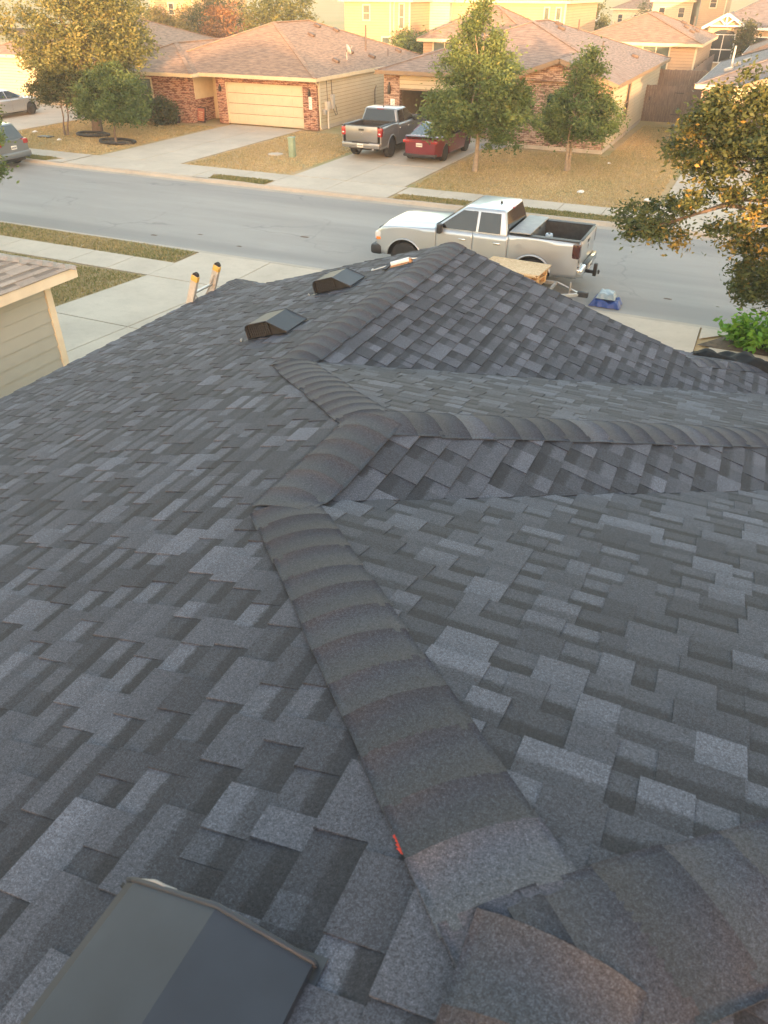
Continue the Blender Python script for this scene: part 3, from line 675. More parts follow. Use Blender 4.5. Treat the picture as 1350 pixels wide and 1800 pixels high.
def zskirt(x, y): return min(ZE + MR*(XRD-x), ZF - MR*(y-YG)) + .012 if y < YS else max(ZE+.012, 0)
bl = crumple('black_tarp', 'black_sheet', -.12, .78, 8.28, YS+.05, lambda x, y: min(ZE+MR*(XRD-x), ZF-MR*(y-YG))+.012, lambda u, v: (.06+.03*math.sin(9*u+4*v)+.02*math.sin(17*u-6*v+1))*math.sin(math.pi*v)**.6*(.3+.7*min(1, u*2.2)), 90, 36, 5, .045, fw=.5)
tag(bl, 'crumpled black plastic sheet lying on the front eave by the bush', 'tarp')

# ---------------------------------------------------------------- vehicles (x forward, origin on the ground under the middle)
def wheel(parent, x, y, r, wd, rim='rim_alloy', spokes=5):
    s = 1 if y > 0 else -1
    b = MB(); b.lathe((x, y, r), (0, s, 0), [(r*.62, -wd/2), (r*.93, -wd/2), (r, -wd/2+.03), (r, wd/2-.03), (r*.93, wd/2), (r*.64, wd/2-.005)], 28)
    t = b.build('wheel', 'rubber', parent)
    b = MB(); b.lathe((x, y, r), (0, s, 0), [(r*.02, wd/2-.06), (r*.55, wd/2-.07), (r*.64, wd/2-.004), (r*.62, -wd/2), (r*.02, -wd/2)], 24); rm = b.build('rim', 'rim_black', t)
    b = MB()
    for k in range(spokes):
        a = 2*math.pi*k/spokes; c = Vector((x, y+s*(wd/2-.035), r)); e = c + Vector((math.cos(a), 0, math.sin(a)))*r*.62; b.bar(c, e, .03, r*.16)
    b.cyl((x, y+s*(wd/2-.03), r), (0, 1, 0), r*.17, .03, 14); b.build('spokes', rim, t)
def panel(parent, name, side, x0, x1, zb, zt, yf, m, rows=7, step=.045, thick=.05, z_in=None):
    n = max(2, int(abs(x1-x0)/step)); xs = np.linspace(x0, x1, n+1); gr = []
    for k in range(rows+1):
        gr.append([(x, side*yf(x, zb(x)+(zt(x)-zb(x))*k/rows), zb(x)+(zt(x)-zb(x))*k/rows) for x in xs])
    b = MB(); b.grid(gr if side > 0 else [r[::-1] for r in gr], True)
    inn = lambda p: (p[0], p[1]-side*thick, p[2])
    for line in (gr[0], gr[-1], [r[0] for r in gr], [r[-1] for r in gr]): b.grid([line, [inn(p) for p in line]], False)
    return b.build(name, m, parent, weld=True)
def car(root, L, W, paint, belt, wheels, R_, arch, sill, ends, green, segs, rimm='rim_alloy', hood=None, trunk=None, roofm=None, glass='car_glass', rear_glass=None, crown=.05, spokes=5, tw=.24, win=((0, .5),), hood_mat=None, fr=.16, rr=.05, frl=.6, rrl=.4, bevel=.07):
    def zb(x):
        z = sill
        for wx in wheels:
            d = abs(x-wx)
            if d < arch: z = max(z, R_ + math.sqrt(arch*arch-d*d)*.98)
        return z
    hw = W/2; xf, xr = ends
    def yf(x, z):
        w_ = hw
        if x > xf-frl: w_ -= fr*((x-xf+frl)/frl)**2
        if x < xr+rrl: w_ -= rr*((xr+rrl-x)/rrl)**2
        q = (z-.62*belt(x))/(.62*belt(x)); return w_*(1-.055*q*q*(1 if q > 0 else 1.3))
    for s in (-1, 1):
        for nm, a, c in segs: panel(root, nm, s, a+.004, c-.004, zb, belt, yf, paint)
    # dark structure behind the panels, floor
    b = MB(); b.box(xr+.12, xf-.18, -hw+.28, hw-.28, sill-.08, .62*belt(0)); b.box(-.9*hw if False else wheels[1]+arch+.02, wheels[0]-arch-.02, -hw+.07, hw-.07, sill-.02, belt(0)-.03); b.build('underbody', 'black_plastic', root)
    # ends
    def endcap(name, x, sgn, z0, z1, m, bulge, rows=6):
        gr = []
        for k in range(rows+1):
            z = z0+(z1-z0)*k/rows; w_ = yf(x, z); gr.append([(x + sgn*bulge*(1-(j/5-1)**2)*(1-.3*abs(k/rows-.4)), w_*(j/5-1), z) for j in range(11)])
        b = MB(); b.grid(gr, True); return b.build(name, m, root)
    # decks
    def deck(name, x0, x1, m, n=14, cr=None, zfun=belt):
        gr = []
        for x in np.linspace(x0, x1, n+1):
            w_ = yf(x, zfun(x)); gr.append([(x, w_*(j/8-1), zfun(x) + (cr or crown)*(1-(j/8-1)**4)) for j in range(17)])
        b = MB(); b.grid(gr, True); return b.build(name, m, root)
    # greenhouse
    (xb_r, xt_r, xt_f, xb_f, zb0, zt0, wb, wt) = green
    def gp(s, x, t): return Vector((x, s*(wb+(wt-wb)*t), zb0+(zt0-zb0)*t))
    lo = [(xb_r, -wb, zb0-.04), (xb_f, -wb, zb0-.04), (xb_f, wb, zb0-.04), (xb_r, wb, zb0-.04)]; hi = [(xt_r, -wt, zt0), (xt_f, -wt, zt0), (xt_f, wt, zt0), (xt_r, wt, zt0)]
    b = MB(); b.face(lo[::-1]); b.face(hi)
    for k in range(4): b.face([lo[k], lo[(k+1) % 4], hi[(k+1) % 4], hi[k]])
    cab = b.build('cab', roofm or paint, root, bevel=bevel, seg=4)
    xr_ = lambda t: xb_r+(xt_r-xb_r)*t; xf_ = lambda t: xb_f+(xt_f-xb_f)*t
    for s in (-1, 1):
        for (a, c, pr, pf) in win:          # a..c as fractions of the length, pr/pf follow the rear/front slant
            t0, t1 = .05, .86
            X = lambda f, t, sl: (xr_(t)+(xf_(t)-xr_(t))*f) if sl else (xr_(.4)+(xf_(.4)-xr_(.4))*f)
            q = [gp(s, X(a, t0, pr), t0), gp(s, X(c, t0, pf), t0), gp(s, X(c, t1, pf), t1), gp(s, X(a, t1, pr), t1)]
            o = Vector((0, s*.007, .002)); q = [v+o for v in q]
            b = MB(); b.face(q if s < 0 else q[::-1]); b.build('side_window', glass, cab)
    def slant(name, x0, x1, m, sg, t0=.08, t1=.9, ins=.09):
        q = []
        for t, sgn in ((t0, -1), (t0, 1), (t1, 1), (t1, -1)):
            q.append(Vector((x0+(x1-x0)*t + sg*.008, sgn*(wb+(wt-wb)*t-ins), zb0+(zt0-zb0)*t+.006)))
        b = MB(); b.face(q if sg > 0 else q[::-1]); b.build(name, m, cab)
    slant('windshield', xb_f, xt_f, glass, 1); slant('rear_window', xb_r, xt_r, rear_glass or glass, -1)
    for wx in wheels:
        for s in (-1, 1): wheel(root, wx, s*(hw-tw/2-.03), R_, tw, rimm, spokes)
    return dict(zb=zb, yf=yf, endcap=endcap, deck=deck, gp=gp, cab=cab)
def rbox(name, m, parent, x0, x1, y0, y1, z0, z1, bv=.015): return MB().box(x0, x1, y0, y1, z0, z1).build(name, m, parent, bevel=bv)
def plate(parent, x, z, sgn, m='plate_white', y=0, w_=.30, h=.15):
    p = rbox('licence_plate', m, parent, x-.006, x+.006, y-w_/2, y+w_/2, z-h/2, z+h/2, .003)
    b = MB()
    for k in range(6):
        yy = y-w_*.36+k*w_*.145
        b.box(x+sgn*.0065, x+sgn*.0085, yy-.012, yy+.012, z-.035, z+.03)
        if k % 2: b.box(x+sgn*.0065, x+sgn*.0086, yy-.018, yy+.004, z-.01, z+.008)
    b.build('plate_characters', 'ink', p)
def pickup(name, label, loc, rz, paint, silver):
    t = empty(name, label, 'pickup truck', loc, rz)
    def belt(x):
        if x < -.97: return 1.385
        if x < 1.05: return 1.32
        return 1.32 - .09*((x-1.05)/1.55) - (.25*((x-2.45)/.4)**2 if x > 2.45 else 0)
    H = car(t, 5.8, 2.03, paint, belt, (1.92, -1.66), .42, .53, .48, (2.85, -2.84), (-.97, -.80, .28, 1.18, 1.32, 1.90, .955, .77),
            [('bed_side', -2.84, -.985), ('rear_door', -.985, -.02), ('front_door', -.02, 1.0), ('fender', 1.0, 2.82)],
            win=((.10, .435, True, False), (.475, .93, False, True)), tw=.28, spokes=5 if silver else 6)
    for s in (-1, 1):
        b = MB(); xx = -.80+.0; q = [H['gp'](s, -.01+d_, t_)+Vector((0, s*.0055, .002)) for d_, t_ in ((-.05, .04), (.05, .04), (.05, .87), (-.05, .87))]; b.face(q if s < 0 else q[::-1]); b.build('door_pillar', 'black_plastic', H['cab'])
    # hood with raised middle
    gr = []
    for x in np.linspace(1.06, 2.82, 18):
        w_ = H['yf'](x, belt(x)); gr.append([(x, w_*(j/10-1), belt(x) + .085*(1-abs(j/10-1)**3)*(1 if abs(j/10-1) < .62 else .75)*(1-max(0, (x-2.5)/.6))) for j in range(21)])
    b = MB(); b.grid(gr, True); b.build('hood', paint, t)
    H['endcap']('nose', 2.82, 1, .62, belt(2.82)+.03, paint, .07)
    rbox('grille', 'black_plastic', t, 2.80, 2.915, -.50, .50, .78, 1.06, .03); rbox('front_bumper', 'black_plastic' if silver else 'chrome', t, 2.62, 2.98, -.97, .97, .42, .70, .08)
    for s in (-1, 1):
        hl = rbox('headlight', 'lamp_clear', t, 2.60, 2.84, s*.64 if s > 0 else -.93, .93 if s > 0 else -.64, .84, 1.05, .04)
        rbox('turn_signal', 'lamp_amber', hl, 2.66, 2.80, .86 if s > 0 else -.945, .945 if s > 0 else -.86, .83, .91, .02)
        mi = rbox('mirror', 'black_plastic', t, .80, .93, .99 if s > 0 else -1.20, 1.20 if s > 0 else -.99, 1.24, 1.48, .04)
        MB().bar((.86, s*.94, 1.34), (.86, s*1.03, 1.34), .05, .05).build('mirror_arm', 'black_plastic', mi)
        for hx_ in (-.80, .16):
            rbox('handle', 'chrome', t, hx_, hx_+.20, s*1.0 if s > 0 else -1.035, 1.035 if s > 0 else -1.0, 1.10, 1.145, .012)
        for wx in (1.92, -1.66):
            ar_ = MB(); ar_.tube([(wx+math.cos(a)*.535, s*(H['yf'](wx, .9)+.004), .42+math.sin(a)*.525) for a in np.linspace(.12, 3.02, 16)], .022, 6)
            ar_.build('arch_trim', paint if not silver else 'silver_paint', t)
        rbox('rocker', 'black_plastic', t, -1.08, 1.32, s*.82 if s > 0 else -.97, .97 if s > 0 else -.82, .40, .50, .02)
        tl = rbox('taillight', 'tail_dark' if silver else 'tail_red', t, -2.86, -2.66, .80 if s > 0 else -1.0, 1.0 if s > 0 else -.80, .98, 1.34, .03)
        if not silver: rbox('reverse_lamp', 'lamp_clear', tl, -2.872, -2.85, .86 if s > 0 else -.95, .95 if s > 0 else -.86, 1.08, 1.13, .008)
        rbox('bed_rail', 'black_plastic', t, -2.82, -1.0, .80 if s > 0 else -1.0, 1.0 if s > 0 else -.80, 1.375, 1.405, .012)
        b = MB(); b.box(-2.80, -.99, s*.775 if s > 0 else -.81, .81 if s > 0 else -.775, .80, 1.378); b.box(-2.0, -1.3, .55 if s > 0 else -.775, .775 if s > 0 else -.55, .80, 1.02); b.build('bed_wall', 'bed_liner' if silver else 'bed_liner', t)
    b = MB(); b.box(-2.80, -.99, -.775, .775, .74, .80); b.box(-1.0, -.975, -.95, .95, .80, 1.39); fl = b.build('bed_floor', 'bed_liner', t)
    for k in range(9): MB().box(-2.78, -1.02, -.70+k*.165, -.64+k*.165, .801, .818).build('bed_rib', 'bed_liner', fl)
    tg = rbox('tailgate', paint, t, -2.865, -2.80, -.80, .80, .74, 1.385, .02)
    rbox('tailgate_cap', 'black_plastic', tg, -2.87, -2.79, -.80, .80, 1.386, 1.402, .006); rbox('tailgate_handle', 'black_plastic', tg, -2.874, -2.862, -.13, .13, 1.20, 1.28, .004)
    # ram's head shaped emblem: a V with two curled sides
    b = MB(); b.prism([(-.055, 1.13), (-.02, 1.15), (0, 1.10), (.02, 1.15), (.055, 1.13), (.05, 1.07), (.02, 1.09), (0, 1.02), (-.02, 1.09), (-.05, 1.07)], 'x', -2.876, -2.866); b.build('emblem', 'chrome' if not silver else 'chrome', tg)
    rbox('rear_bumper', 'chrome' if silver else 'grey_paint', t, -2.98, -2.80, -.95, .95, .50, .73, .05); rbox('bumper_step', 'black_plastic', t, -2.99, -2.82, -.42, .42, .705, .74, .01)
    plate(t, -2.995, .615, -1, 'plate_white' if not silver else 'plate_white')
    rbox('hitch', 'black_plastic', t, -3.12, -2.8, -.04, .04, .40, .48, .01)
    for s in (-.62, .62): MB().cyl((-2.88, s, .47), (1, 0, 0), .045, .16, 14).build('exhaust_tip', 'chrome', t)
    rbox('brake_light', 'tail_red', H['cab'], -.835, -.79, -.16, .16, 1.835, 1.865, .006); MB().lathe((-.45, 0, 1.90), (0, 0, 1), [(.04, 0), (.03, .03), (.008, .07)], 12).build('antenna_fin', 'black_plastic', H['cab'])
    if silver:
        MB().cyl((-1.30, H['yf'](-1.30, 1.1)-.004, 1.13), (0, 1, 0), .085, .014, 24).build('fuel_door', paint, t)
        tb = rbox('toolbox', 'toolbox', t, -1.52, -1.01, -.79, .79, 1.00, 1.42, .012); rbox('lid', 'lid_metal', tb, -1.55, -1.0, -.96, .96, 1.425, 1.46, .01); rbox('latch', 'black_plastic', tb, -1.565, -1.548, -.06, .06, 1.36, 1.43, .004)
        MB().tube([(-3.12, 0, .44), (-3.16, 0, .62), (-3.12, .0, .66)], .035, 8).build('pin', 'black_plastic', t)
        rbox('drop_hitch', 'black_plastic', t, -3.19, -3.10, -.06, .06, .34, .66, .01)
        MB().lathe((-3.24, 0, .40), (0, 0, 1), [(.02, 0), (.03, .05), (.034, .08), (.01, .11)], 12).build('hitch_ball', 'black_plastic', t)
    return t
tr = pickup('pickup_truck', 'silver crew cab pickup truck parked at the near kerb', (-6.30, 20.3, 0), math.pi, 'silver_paint', True)
gr_ = pickup('pickup_truck', 'grey crew cab pickup truck backed toward the street on the driveway', (-16.42, 36.25, .13), math.pi/2, 'grey_paint', False)
def sedan(name, label, cat, loc, rz, paint, fast=True, rim='rim_black', glass_roof=True):
    t = empty(name, label, cat, loc, rz)
    def belt(x):
        if x < -1.2: return .99 + .06*min(1, (-1.2-x)/.9) - (.12*((-2.15-x)/.2)**2 if x < -2.15 else 0)
        if x < .9: return .97
        return .97 - .13*((x-.9)/1.3) - (.14*((x-2.0)/.35)**2 if x > 2.0 else 0)
    H = car(t, 4.7, 1.88, paint, belt, (1.42, -1.46), .345, .40, .26, (2.33, -2.33), (-1.98, -.62, .12, 1.18, .985, 1.42, .83, .60),
            [('quarter_panel', -2.33, -.98), ('rear_door', -.98, -.03), ('front_door', -.03, .95), ('fender', .95, 2.31)], win=((.20, .55, True, False), (.58, .92, False, True)), tw=.23, rimm=rim,
            roofm='car_glass' if glass_roof else paint, rear_glass='rear_glass', fr=.24, rr=.24, rrl=.75, bevel=.09)
    H['deck']('hood', .92, 2.31, paint, cr=.06); H['deck']('boot_lid', -2.33, -1.30, paint, cr=.035)
    H['endcap']('nose', 2.31, 1, .28, belt(2.31)+.02, paint, .10); H['endcap']('tail', -2.33, -1, .36, belt(-2.33)+.01, paint, .09)
    for s in (-1, 1):
        rbox('taillight', 'tail_red', t, -2.38, -2.10, .50 if s > 0 else -.82, .82 if s > 0 else -.50, .80, .915, .025); rbox('headlight', 'lamp_clear', t, 2.02, 2.30, .52 if s > 0 else -.80, .80 if s > 0 else -.52, .62, .74, .03)
        rbox('mirror', paint, t, .62, .76, .94 if s > 0 else -1.10, 1.10 if s > 0 else -.94, .95, 1.06, .03)
        b = MB(); b.bar(H['gp'](s, -1.25, .28)+Vector((0, s*.012, 0)), H['gp'](s, -.55, .95)+Vector((0, s*.012, 0)), .05, .03); b.build('pillar', paint, H['cab'])
    rbox('boot_lip', 'black_plastic' if glass_roof else paint, t, -2.40, -2.24, -.70, .70, 1.045, 1.065, .008); rbox('rear_diffuser', 'black_plastic', t, -2.41, -2.15, -.78, .78, .25, .37, .03)
    plate(t, -2.435, .74, -1); rbox('light_bar', 'tail_red', t, -2.425, -2.40, -.5, .5, .86, .885, .005)
    return t
sedan('sedan', 'dark red sedan with black glass roof beside the grey pickup', 'sedan', (-13.75, 36.2, .13), math.pi/2, 'maroon_paint')
sedan('sedan', 'silver car on the far left driveway behind the trees', 'car', (-42.15, 36.6, .13), math.pi/2, 'silver_paint', rim='rim_alloy', glass_roof=False)
def suv(label, loc, rz, paint):
    t = empty('suv', label, 'suv', loc, rz)
    def belt(x): return 1.06 if x < .95 else 1.06-.10*((x-.95)/1.3)-(.2*((x-2.0)/.35)**2 if x > 2.0 else 0)
    H = car(t, 4.7, 1.9, paint, belt, (1.45, -1.40), .36, .42, .32, (2.33, -2.33), (-2.28, -1.90, .25, 1.15, 1.06, 1.68, .87, .66),
            [('quarter_panel', -2.33, -1.0), ('rear_door', -1.0, -.03), ('front_door', -.03, .95), ('fender', .95, 2.31)], win=((.06, .30, True, False), (.33, .58, False, False), (.61, .92, False, True)), rear_glass='rear_glass', rr=.10, bevel=.08)
    H['deck']('hood', .92, 2.31, paint, cr=.06); H['endcap']('nose', 2.31, 1, .35, belt(2.31)+.02, paint, .08); H['endcap']('tailgate', -2.33, -1, .42, 1.07, paint, .06)
    for s in (-1, 1): rbox('taillight', 'tail_red', t, -2.37, -2.12, .60 if s > 0 else -.88, .88 if s > 0 else -.60, .90, 1.10, .03); rbox('mirror', paint, t, .62, .78, .95 if s > 0 else -1.12, 1.12 if s > 0 else -.95, 1.04, 1.18, .03)
    rbox('rear_bumper', paint, t, -2.46, -2.2, -.86, .86, .40, .64, .05); plate(t, -2.405, .82, -1); rbox('headlight', 'lamp_clear', t, 2.05, 2.30, .5, .82, .70, .85, .03)
    return t
suv('grey suv parked at the far kerb, cut off by the left edge', (-31.95, 25.75, 0), math.pi, 'slate_paint')
# things in the silver truck's bed
zbed = .82
bt = empty('blue_bottle', 'pale blue roll standing in the silver truck bed behind the toolbox', 'roll', (-4.42, 20.0, zbed)); MB().lathe((0, 0, 0), (0, 0, 1), [(.09, 0), (.10, .02), (.10, .5), (.085, .53)], 18).build('roll', 'blue_bottle', bt); MB().lathe((0, 0, .532), (0, 0, 1), [(.03, 0), (.03, .02)], 10).build('core', 'black_plastic', bt)
cb = crumple('cardboard_scrap', 'cardboard', -4.15, -3.55, 19.95, 20.6, zbed, lambda u, v: .10+.12*math.sin(3.1*u)*math.sin(3.1*v), 16, 14, 9, .10); tag(cb, 'crumpled brown cardboard in the back of the silver truck bed', 'cardboard')

# ---------------------------------------------------------------- trailer with sheets, folded tarps
tl = empty('trailer', 'small steel utility trailer standing behind the silver truck', 'trailer', (-4.70, 18.1, 0))
for y in (-.55, .55): MB().box(-1.0, .95, y-.03, y+.03, .50, .58).build('frame_rail', 'bare_steel', tl)
for k, x in enumerate((-.95, 0, .90)): MB().box(x-.03, x+.03, -.52, .52, .51, .57).build('cross_member', 'bare_steel', tl)
MB().bar((.95, .55, .54), (1.6, .02, .52), .06, .06).build('drawbar', 'aluminium', tl); MB().bar((.95, -.55, .54), (1.6, -.02, .52), .06, .06).build('drawbar', 'aluminium', tl)
rbox('coupler', 'black_plastic', tl, 1.56, 1.82, -.06, .06, .47, .60, .02); MB().tube([(1.35, .1, 0), (1.35, .1, .75)], .025, 8).build('jack_stand', 'bare_steel', tl)
MB().bar((1.30, -.30, .10), (1.30, -.62, .45), .04, .04).build('hand_rail', 'aluminium', tl)
MB().box(-.04, .04, -.72, .72, .28, .36).build('axle', 'black_plastic', tl)
for s in (-1, 1): wheel(tl, 0, s*.72, .30, .18, 'rim_alloy'); MB().tube([(math.cos(a)*.37, s*.72, .30+math.sin(a)*.37) for a in np.linspace(.1, 3.04, 12)], .05, 6).build('mudguard', 'black_plastic', tl)
for lv in (0, 1):
  pl = empty('pallet', ['lower', 'upper'][lv] + ' wooden pallet stacked under the boards on the trailer', 'pallet', (-4.72, 18.15, .58+lv*.17), R(-8-3*lv), 'pallets on the trailer')
  for y in (-.45, 0, .45): MB().box(-.60, .62, y-.04, y+.04, .02, .15).build('stringer', 'pine', pl)
  for k in range(6): MB().box(-.60+k*.225, -.50+k*.225, -.5, .5, .151, .169).build('deck_board', 'pine', pl)
  for k in range(3): MB().box(-.60+k*.56, -.50+k*.56, -.5, .5, 0, .019).build('bottom_board', 'pine', pl)
zz = .92
for k, (x0, x1, y0, y1, a) in enumerate(((-.72, .70, -.50, .50, -3), (-.76, .72, -.50, .48, -5), (-.70, .66, -.46, .50, -2), (-.78, .70, -.52, .46, -7), (-.80, .74, -.50, .48, -4))):
    o = MB().box(x0, x1, y0, y1, 0, .013).build('board_sheet', 'osb'); o.location = (-4.72, 18.15, zz+k*.0145); o.rotation_euler = (0, 0, R(a))
    tag(o, ('topmost' if k == 4 else ['lowest', 'second lowest', 'middle', 'second highest'][k]) + ' tan strand board sheet on the trailer pallet', 'board', 'board sheets on the trailer')
tb = crumple('blue_tarp', 'tarp_blue', -2.95, -2.20, 18.86, 19.42, 0.02, lambda u, v: .12*min(1, 9*min(u, 1-u, v, 1-v)), 50, 40, 13, .07, fw=.45); tag(tb, 'bundled dark blue tarp lying in the gutter', 'tarp')
tp = crumple('folded_sheet', 'pale_wrap', -2.83, -2.36, 18.98, 19.40, .19, lambda u, v: .13*min(1, 7*min(u, 1-u, v, 1-v)), 40, 34, 17, .05, fw=.3); tag(tp, 'pale blue folded sheet on top of the blue tarp', 'sheet')

# ---------------------------------------------------------------- neighbour's house at the left edge
nb = empty('neighbour_house', 'sage sided house with tan shingle roof at the left edge', 'house', (0, 0, 0))
NZ, NX, NY, NM = 2.92, -9.43, 8.82, .36
for k in range(11):
    z0 = .62 + k*.21; b = MB(); b.face([(-9.812, -3, z0), (-9.812, 8.42, z0), (-9.832, 8.42, z0+.200), (-9.832, -3, z0+.200)]); b.face([(-9.85, -3, z0), (-9.85, 8.42, z0), (-9.812, 8.42, z0), (-9.812, -3, z0)]); b.face([(-9.832, -3, z0+.2), (-9.832, 8.42, z0+.2), (-9.85, 8.42, z0+.2), (-9.85, -3, z0+.2)]); b.build('siding_board', 'sage_siding', nb)
MB().box(-22, -9.845, -3, 8.46, .5, NZ-.13).build('wall', 'wood_dark', nb)  # dark colour stands in for the shadow lines between the siding boards
MB().box(-9.85, -9.795, 8.42, 8.54, .55, NZ-.13).build('corner_board', 'trim_pale', nb); MB().box(-9.95, -9.852, 8.465, 8.54, .55, NZ-.13).build('corner_board', 'trim_pale', nb)
MB().box(NX-.02, NX, -3, NY, NZ-.17, NZ-.012).build('fascia', 'trim_pale', nb); MB().box(-22, NX-.021, NY-.02, NY, NZ-.17, NZ-.012).build('fascia', 'trim_pale', nb)
MB().box(-22, NX-.022, -3, NY-.022, NZ-.165, NZ-.145).build('soffit', 'trim_pale', nb)
b = MB(); t_ = 6.2; b.face([(NX, -3, NZ-.008), (NX, NY, NZ-.008), (NX-t_, NY-t_, NZ+NM*t_-.008), (NX-t_, -3, NZ+NM*t_-.008)]); b.face([(NX, NY, NZ-.008), (-22, NY, NZ-.008), (-22+2, NY-t_, NZ+NM*t_-.008), (NX-t_, NY-t_, NZ+NM*t_-.008)]); b.face([(-22, NY, NZ-.008), (-22, -3, NZ-.008), (-20, -3, NZ+NM*t_-.008), (-20, NY-t_, NZ+NM*t_-.008)])
nroof = b.build('roof', 'wood_dark', nb)
pN = Plane((NX, 0, NZ), (0, 1, 0), (1, 0), NM); pN.O = Vector((NX-2.2, 0, NZ+NM*2.2))
put_pieces(lay(pN, .4, 2.2*math.sqrt(1+NM*NM)+.02, 4.8, NY, [(1, 0, NX+.02), (-1, 1, NY-NX)], 41, W=(.25, .36)), nroof, 'weathered_shingle', 200)
pN2 = Plane((0, NY-2.2, NZ+NM*2.2), (1, 0, 0), (0, 1), NM)
put_pieces(lay(pN2, .9, 2.2*math.sqrt(1+NM*NM)+.02, NX-3, NX, [(1, -1, NX-NY)], 42, W=(.25, .36)), nroof, 'weathered_shingle', 80)
caps(nroof, 'weathered_shingle', (NX, NY, NZ), (NX-2.4, NY-2.4, NZ+NM*2.4), (-NM, 0), (0, -NM), 43, wid=.14, rad=.04, tones=(.4, .7))

# ---------------------------------------------------------------- houses across the street and beyond
def roof_faces(b, quads):
    for q in quads:
        q = [Vector(p) for p in q]; e = q[1]-q[0]; u = Vector((e.x, e.y, 0)).normalized() if abs(e.z) < .01 else Vector((1, 0, 0))
        n = (q[1]-q[0]).cross(q[-1]-q[0]).normalized(); v = n.cross(u)
        b.face(q, [(p.dot(u), p.dot(v)) for p in q])
def hip_roof(parent, x0, x1, y0, y1, ze, m, mt, trim, name='roof', fas=.17, caps_=True):
    w_, d = x1-x0, y1-y0; h = min(w_, d)/2
    if w_ >= d: A, B = (x0+h, (y0+y1)/2, ze+m*h), (x1-h, (y0+y1)/2, ze+m*h)
    else: A, B = ((x0+x1)/2, y0+h, ze+m*h), ((x0+x1)/2, y1-h, ze+m*h)
    c = [(x0, y0, ze), (x1, y0, ze), (x1, y1, ze), (x0, y1, ze)]
    b = MB()
    if w_ >= d: Q = [[c[0], c[1], B, A], [c[1], c[2], B], [c[2], c[3], A, B], [c[3], c[0], A]]
    else: Q = [[c[0], c[1], A], [c[1], c[2], B, A], [c[2], c[3], B], [c[3], c[0], A, B]]
    roof_faces(b, Q); r = b.build(name, mt, parent)
    MB().face([(p[0], p[1], ze-.03) for p in c][::-1]).build('soffit', trim, r)
    for (a0, a1, b0, b1) in ((x0, x1, y0-.02, y0), (x0, x1, y1, y1+.02), (x0-.02, x0, y0, y1), (x1, x1+.02, y0, y1)):
        MB().box(a0, a1, b0, b1, ze-fas, ze+.01).build('fascia', trim, r)
    if caps_:
        for p, q in ((c[0], A), (c[1], A if w_ < d else B), (c[2], B), (c[3], B if w_ < d else A), (A, B)):
            if (Vector(p)-Vector(q)).length > .3: MB().bar(Vector(p)+Vector((0, 0, .015)), Vector(q)+Vector((0, 0, .015)), .24, .03).build('hip_cap', mt, r, autouv=True)
    return r, A, B
def gable_roof(parent, x0, x1, y0, y1, ze, m, mt, trim, wallm):
    xm = (x0+x1)/2; zp = ze + m*(x1-x0)/2; b = MB()
    roof_faces(b, [[(x0, y0, ze), (xm, y0, zp), (xm, y1, zp), (x0, y1, ze)][::-1], [(xm, y0, zp), (x1, y0, ze), (x1, y1, ze), (xm, y1, zp)][::-1]])
    r = b.build('gable_roof', mt, parent)
    MB().face([(x0+.25, y0+.32, ze), (x1-.25, y0+.32, ze), (xm, y0+.32, zp-.08)]).build('gable_wall', wallm, r, autouv=True)
    for s, xe in ((-1, x0), (1, x1)): MB().bar((xe, y0+.03, ze-.09), (xm, y0+.03, zp-.09), .05, .19).build('rake_board', trim, r)
    MB().box(x0-.02, x0, y0, y1, ze-.17, ze+.01).build('fascia', trim, r); MB().box(x1, x1+.02, y0, y1, ze-.17, ze+.01).build('fascia', trim, r)
    return r
def lap(parent, face, c, a0, a1, z0, z1, m, ex=.18, name='siding'):
    # lap siding with real laps; face 'y-' or 'x+' or 'x-'
    b = MB(); z = z0
    while z < z1-.01:
        zt = min(z1, z+ex)
        if face == 'y-': P = lambda a, o, zz: (a, c-o, zz)
        elif face == 'x+': P = lambda a, o, zz: (c+o, a, zz)
        else: P = lambda a, o, zz: (c-o, a, zz)
        q = [P(a0, .028, z), P(a1, .028, z), P(a1, .010, zt-.022), P(a0, .010, zt-.022)]; u = [P(a0, .0, z), P(a1, .0, z), P(a1, .028, z), P(a0, .028, z)]
        if face == 'x-': q, u = q[::-1], u[::-1]
        b.face(q); b.face(u); z = zt
    k_ = [P(a0, .003, z0), P(a1, .003, z0), P(a1, .003, z1), P(a0, .003, z1)]; MB().face(k_ if face != 'x-' else k_[::-1]).build('shade_backing', 'trim_brown', parent)  # dark sheet in the board gaps, its colour standing in for lap shadow
    o = b.build(name, m, parent); o['kind'] = 'stuff'; return o
